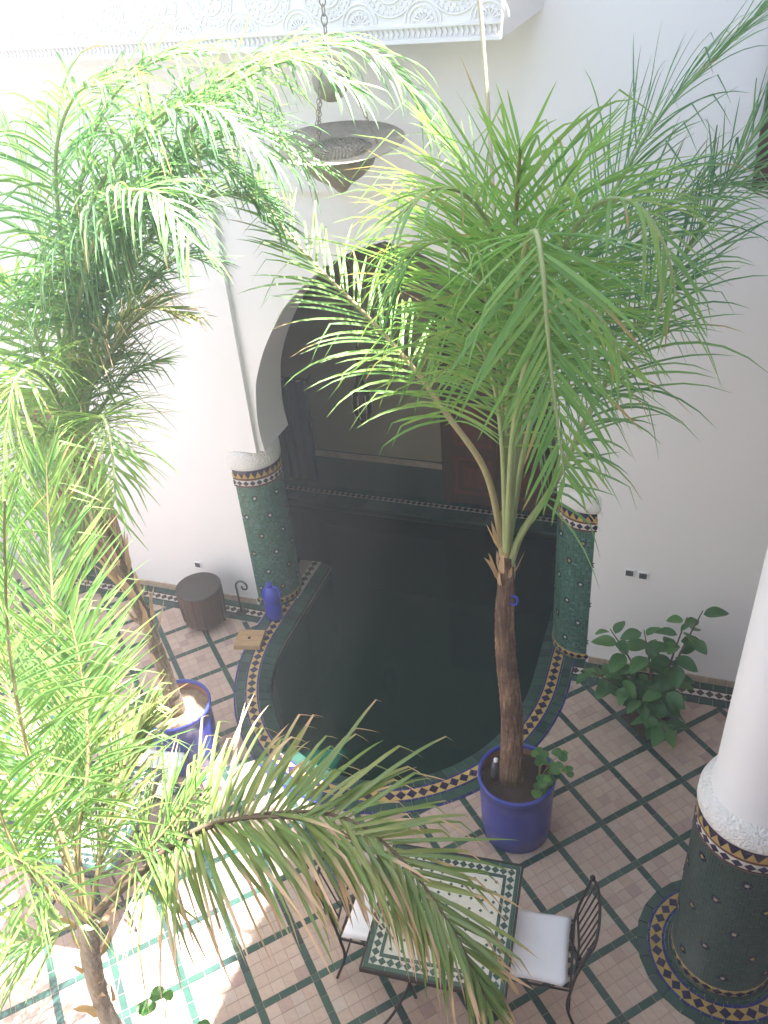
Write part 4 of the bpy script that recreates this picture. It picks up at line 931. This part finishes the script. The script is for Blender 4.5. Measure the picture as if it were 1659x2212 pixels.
    k['stem'] = 'stem_green'; frond(cp2, PT(c2, *pts), **k)

# ---- front palm, lower left, close to the camera
PF = (-2.36, 1.55)
pot('low blue glazed pot in full sun at the lower left holding the front palm', (PF[0], PF[1], 0), 0.2, 0.2, 'mulch')
cp3 = thing('potted_palm', 'front palm at lower left with a drooping frond of dry tips over the table', 'palm', (PF[0], PF[1], 0.12))
tf = [Vector((PF[0], PF[1], 0.06)), at(235, 2200, 1.56), at(200, 2090, 1.54), at(190, 1990, 1.52)]
trunk(cp3, tf, [0.05, 0.044, 0.042, 0.045, 0.045], 'sunlit_fibre', 0.07)
fibres(cp3, None, tf[1:], 0.045, 16, 0.18)
c3 = (190, 1990, 1.52)
DRY = dict(mat='palm_leaf_dry', stem='stem_brown', rad=(0.016, 0.004), wd=0.019)
frond(cp3, PT(c3, (290, 1900, 1.6), (420, 1800, 1.74), (590, 1757, 1.9), (750, 1770, 1.97), (880, 1870, 1.9), (985, 2020, 1.76), (1055, 2170, 1.64)), L=0.54, n=94, s0=0.22, droop=0.06, dry=0.85, kinkp=0.7, ang=(82, 14), plume=0.3, hue=(0, 0.8), single=True, seg=9, lab='drooping frond with brown dry tips hanging over the mosaic table', **DRY)
frond(cp3, PT(c3, (300, 1885, 1.6), (430, 1790, 1.74), (600, 1765, 1.87), (740, 1800, 1.9), (850, 1900, 1.84), (930, 2030, 1.74)), L=0.44, n=38, s0=0.28, droop=0.12, dry=0.9, kinkp=0.8, ang=(80, 14), plume=0.45, hue=(0, 0.8), seg=9, **DRY)
for pts, kw in (
    (((160, 1830, 1.68), (135, 1620, 1.95), (118, 1380, 2.2), (106, 1150, 2.4), (100, 1000, 2.5)), dict(L=0.55, n=84, s0=0.15, droop=0.03, ang=(46, 25), hint=(0.3, -1, 0.2), wd=0.013, plume=0.3)),
    (((100, 1900, 1.45), (0, 1840, 1.35), (-90, 1840, 1.25)), dict(L=0.42, n=38, s0=0.2, droop=0.14)),
    (((230, 1800, 1.70), (260, 1680, 1.85), (290, 1600, 1.95), (330, 1530, 2.0)), dict(L=0.4, n=40, s0=0.2, droop=0.08, mat='palm_leaf_dry', ang=(30, 12))),
    (((90, 1730, 1.75), (20, 1500, 1.98), (-40, 1300, 2.15)), dict(L=0.52, n=56, s0=0.2, droop=0.08)),
    (((280, 1880, 1.62), (370, 1780, 1.72), (430, 1700, 1.78)), dict(L=0.40, n=22, s0=0.35, droop=0.05)),
    (((90, 2020, 1.42), (10, 2050, 1.35)), dict(L=0.34, n=26, s0=0.2, droop=0.14)),
    (((130, 1800, 1.6), (60, 1620, 1.75), (20, 1400, 1.85), (10, 1200, 1.9), (10, 1080, 1.9)), dict(L=0.5, n=64, s0=0.2, droop=0.08, wd=0.013)),
    (((170, 1820, 1.65), (190, 1650, 1.8), (180, 1480, 1.95), (150, 1330, 2.05)), dict(L=0.45, n=46, s0=0.25, droop=0.06, wd=0.013)),
    (((60, 1880, 1.45), (-20, 1700, 1.5), (-60, 1550, 1.55)), dict(L=0.45, n=40, s0=0.2, droop=0.1)),
):
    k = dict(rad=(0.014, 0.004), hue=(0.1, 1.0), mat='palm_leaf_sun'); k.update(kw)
    frond(cp3, PT(c3, *pts), **k)

# ---- broad-leaved plants
def leaf_mesh(L, W, name='leaf', mat='broad_leaf', hue=0.5, cup=0.12, round_=False):
    mb = MB(); n = 7; v = []; col = []
    for k in range(n+1):
        t = k/n; wv = W*(math.sin(PI*t**0.8)**0.75 if not round_ else math.sqrt(max(0, 1-(2*t-1)**2)))+0.001
        z = -cup*L*t*t
        for s in (-1, -0.5, 0, 0.5, 1): v.append((t*L, s*wv/2, z+abs(s)*wv*0.16+0.003*math.sin(9*t+s*3))); col.append((hue, 0, 0, 1))
    mb.add(v, [(k*5+j, k*5+j+1, k*5+6+j, k*5+5+j) for k in range(n) for j in range(4)], 0, col, smooth=True)
    return mb.build(name, mat, org=(0, 0, 0), data_only=True)
def put_leaf(me, parent, p, d, roll=0, s=1):
    o = bpy.data.objects.new('leaf', me); link(o, parent); d = Vector(d).normalized()
    q = d.to_track_quat('X', 'Z'); o.rotation_mode = 'QUATERNION'; o.rotation_quaternion = q @ Matrix.Rotation(roll, 3, 'X').to_quaternion()
    o.location = Vector(p)-WORG.get(parent, Vector()); o.scale = (s, s, s); return o
bc = bed_cell if bed_cell is not None else BED[0]
sb = struct(MB().prism([tuple((bc+GU*(sx*(GS-SW)/2)+GV*(sy*(GS-SW)/2))[:2]) for sx, sy in ((-1, -1), (-1, 1), (1, 1), (1, -1))], -0.02, 0.004).build('planting_bed', 'soil'))
shrub = thing('leafy_shrub', 'green broad leaved shrub growing from a soil square by the right wall', 'shrub', (bc.x, bc.y, -0.004))
lm = [leaf_mesh(0.165, 0.10, hue=h) for h in (0.0, 0.35, 0.7, 1.0)]
for tip, nl in (((-0.32, 5.02, 0.78), 9), ((-0.08, 4.98, 0.86), 9), ((0.20, 5.05, 0.98), 9), ((-0.42, 4.85, 0.48), 9), ((0.12, 4.78, 0.5), 10), ((0.16, 4.62, 0.22), 8), ((-0.22, 4.80, 0.55), 8), ((0.3, 5.1, 1.02), 6), ((-0.05, 4.72, 0.42), 7)):
    tip = Vector(tip); b0 = Vector((bc.x+jit(0.03), bc.y+jit(0.03), -0.01)); mid = b0.lerp(tip, 0.5)+Vector((0, 0, 0.10))
    cvb = catmull([b0, mid, tip], 6); MB().tube(cvb, [0.012-0.008*i/(len(cvb)-1) for i in range(len(cvb))], 6).build('stem', 'stem_brown', shrub)
    cc = Curve(cvb)
    nl = int(nl*1.5)
    for k in range(nl):
        p, _, tg = cc.at(cc.len*(0.4+0.6*(k+0.5)/nl)); a = k*2.4+jit(0.4)
        d = Vector((math.cos(a), math.sin(a)*0.9-0.15, random.uniform(-0.35, 0.3)))
        put_leaf(random.choice(lm), shrub, p+d*0.02, d, jit(0.5), random.uniform(0.7, 1.25))
def clover(label, c, pts, big=0.045):
    t = thing('trailing_plant', label, 'plant', c, group='small round leaved plants in the pots')
    ms = [leaf_mesh(big, big, hue=h, mat='clover_leaf', round_=True, cup=0.1) for h in (0, 0.5, 1)]
    c = Vector(c)
    for q in pts:
        q = Vector(q); cvb = catmull([c, c.lerp(q, 0.5)+Vector((0, 0, 0.06)), q], 4); MB().tube(cvb, 0.0025, 5).build('stem', 'clover_stem' if 'clover_stem' in MATS else 'stem_tan', t)
        for k in range(3):
            a = k*2.1+jit(0.3)+q.x*7; put_leaf(random.choice(ms), t, q, (math.cos(a), math.sin(a), 0.12+jit(0.15)), 0, random.uniform(0.8, 1.3))
clover('small round leaved plant spilling over the right rim of the shaded pot', (PC[0]+0.14, PC[1]+0.02, 0.48), [(PC[0]+0.22+jit(0.10), PC[1]+0.05+jit(0.16), 0.60+jit(0.08)) for _ in range(12)]+[(PC[0]+0.19, PC[1]-0.05, 0.52)], 0.055)
clover('small round leaved plant spilling over the left rim of the sunlit pot', (PL[0]-0.12, PL[1]-0.03, 0.47), [(PL[0]-0.2+jit(0.12), PL[1]-0.06+jit(0.14), 0.58+jit(0.08)) for _ in range(16)], 0.055)
# tall round-leaved plant at the lower edge
t = thing('round_leaf_plant', 'thin stemmed round leaved plant at the bottom edge in full sun', 'plant', (-1.98, 1.22, 0))
rl = [leaf_mesh(0.10, 0.085, hue=h, mat='clover_leaf', round_=True) for h in (0.3, 0.8)]
pp = pot('small blue pot below the bottom edge holding the round leaved plant', (-1.98, 1.22, 0), 0.13, 0.18, 'soil')
for px, py, Y in ((300, 2190, 1.52), (430, 2208, 1.5), (360, 2140, 1.55)):
    q = at(px, py, Y); b0 = Vector((-1.98+jit(0.04), 1.22+jit(0.04), 0.10)); cvb = catmull([b0, b0.lerp(q, 0.55)+Vector((0, 0, 0.12)), q], 5); MB().tube(cvb, 0.003, 5).build('stem', 'stem_tan', t)
    for k in range(2): a = jit(3); put_leaf(random.choice(rl), t, q, (math.cos(a), math.sin(a), 0.1), 0, random.uniform(0.45, 0.95))

# ------------------------------------------------------------------ added air volume standing in for lens glare
HZ = bpy.data.materials.new('glare_veil_air'); HZ.use_nodes = True; hn = HZ.node_tree.nodes; hn.remove(hn['Principled BSDF'])
pv = hn.new('ShaderNodeVolumePrincipled'); pv.inputs['Color'].default_value = (0.93, 0.96, 1, 1); pv.inputs['Density'].default_value = 0.0064; pv.inputs['Anisotropy'].default_value = 0.0
HZ.node_tree.links.new(pv.outputs[0], hn['Material Output'].inputs['Volume']); MATS['glare_veil_air'] = HZ
hz = MB().box(-9, 6, -4, 10, -3, 7.6).build('glare_veil', 'glare_veil_air'); hz['kind'] = 'stuff'
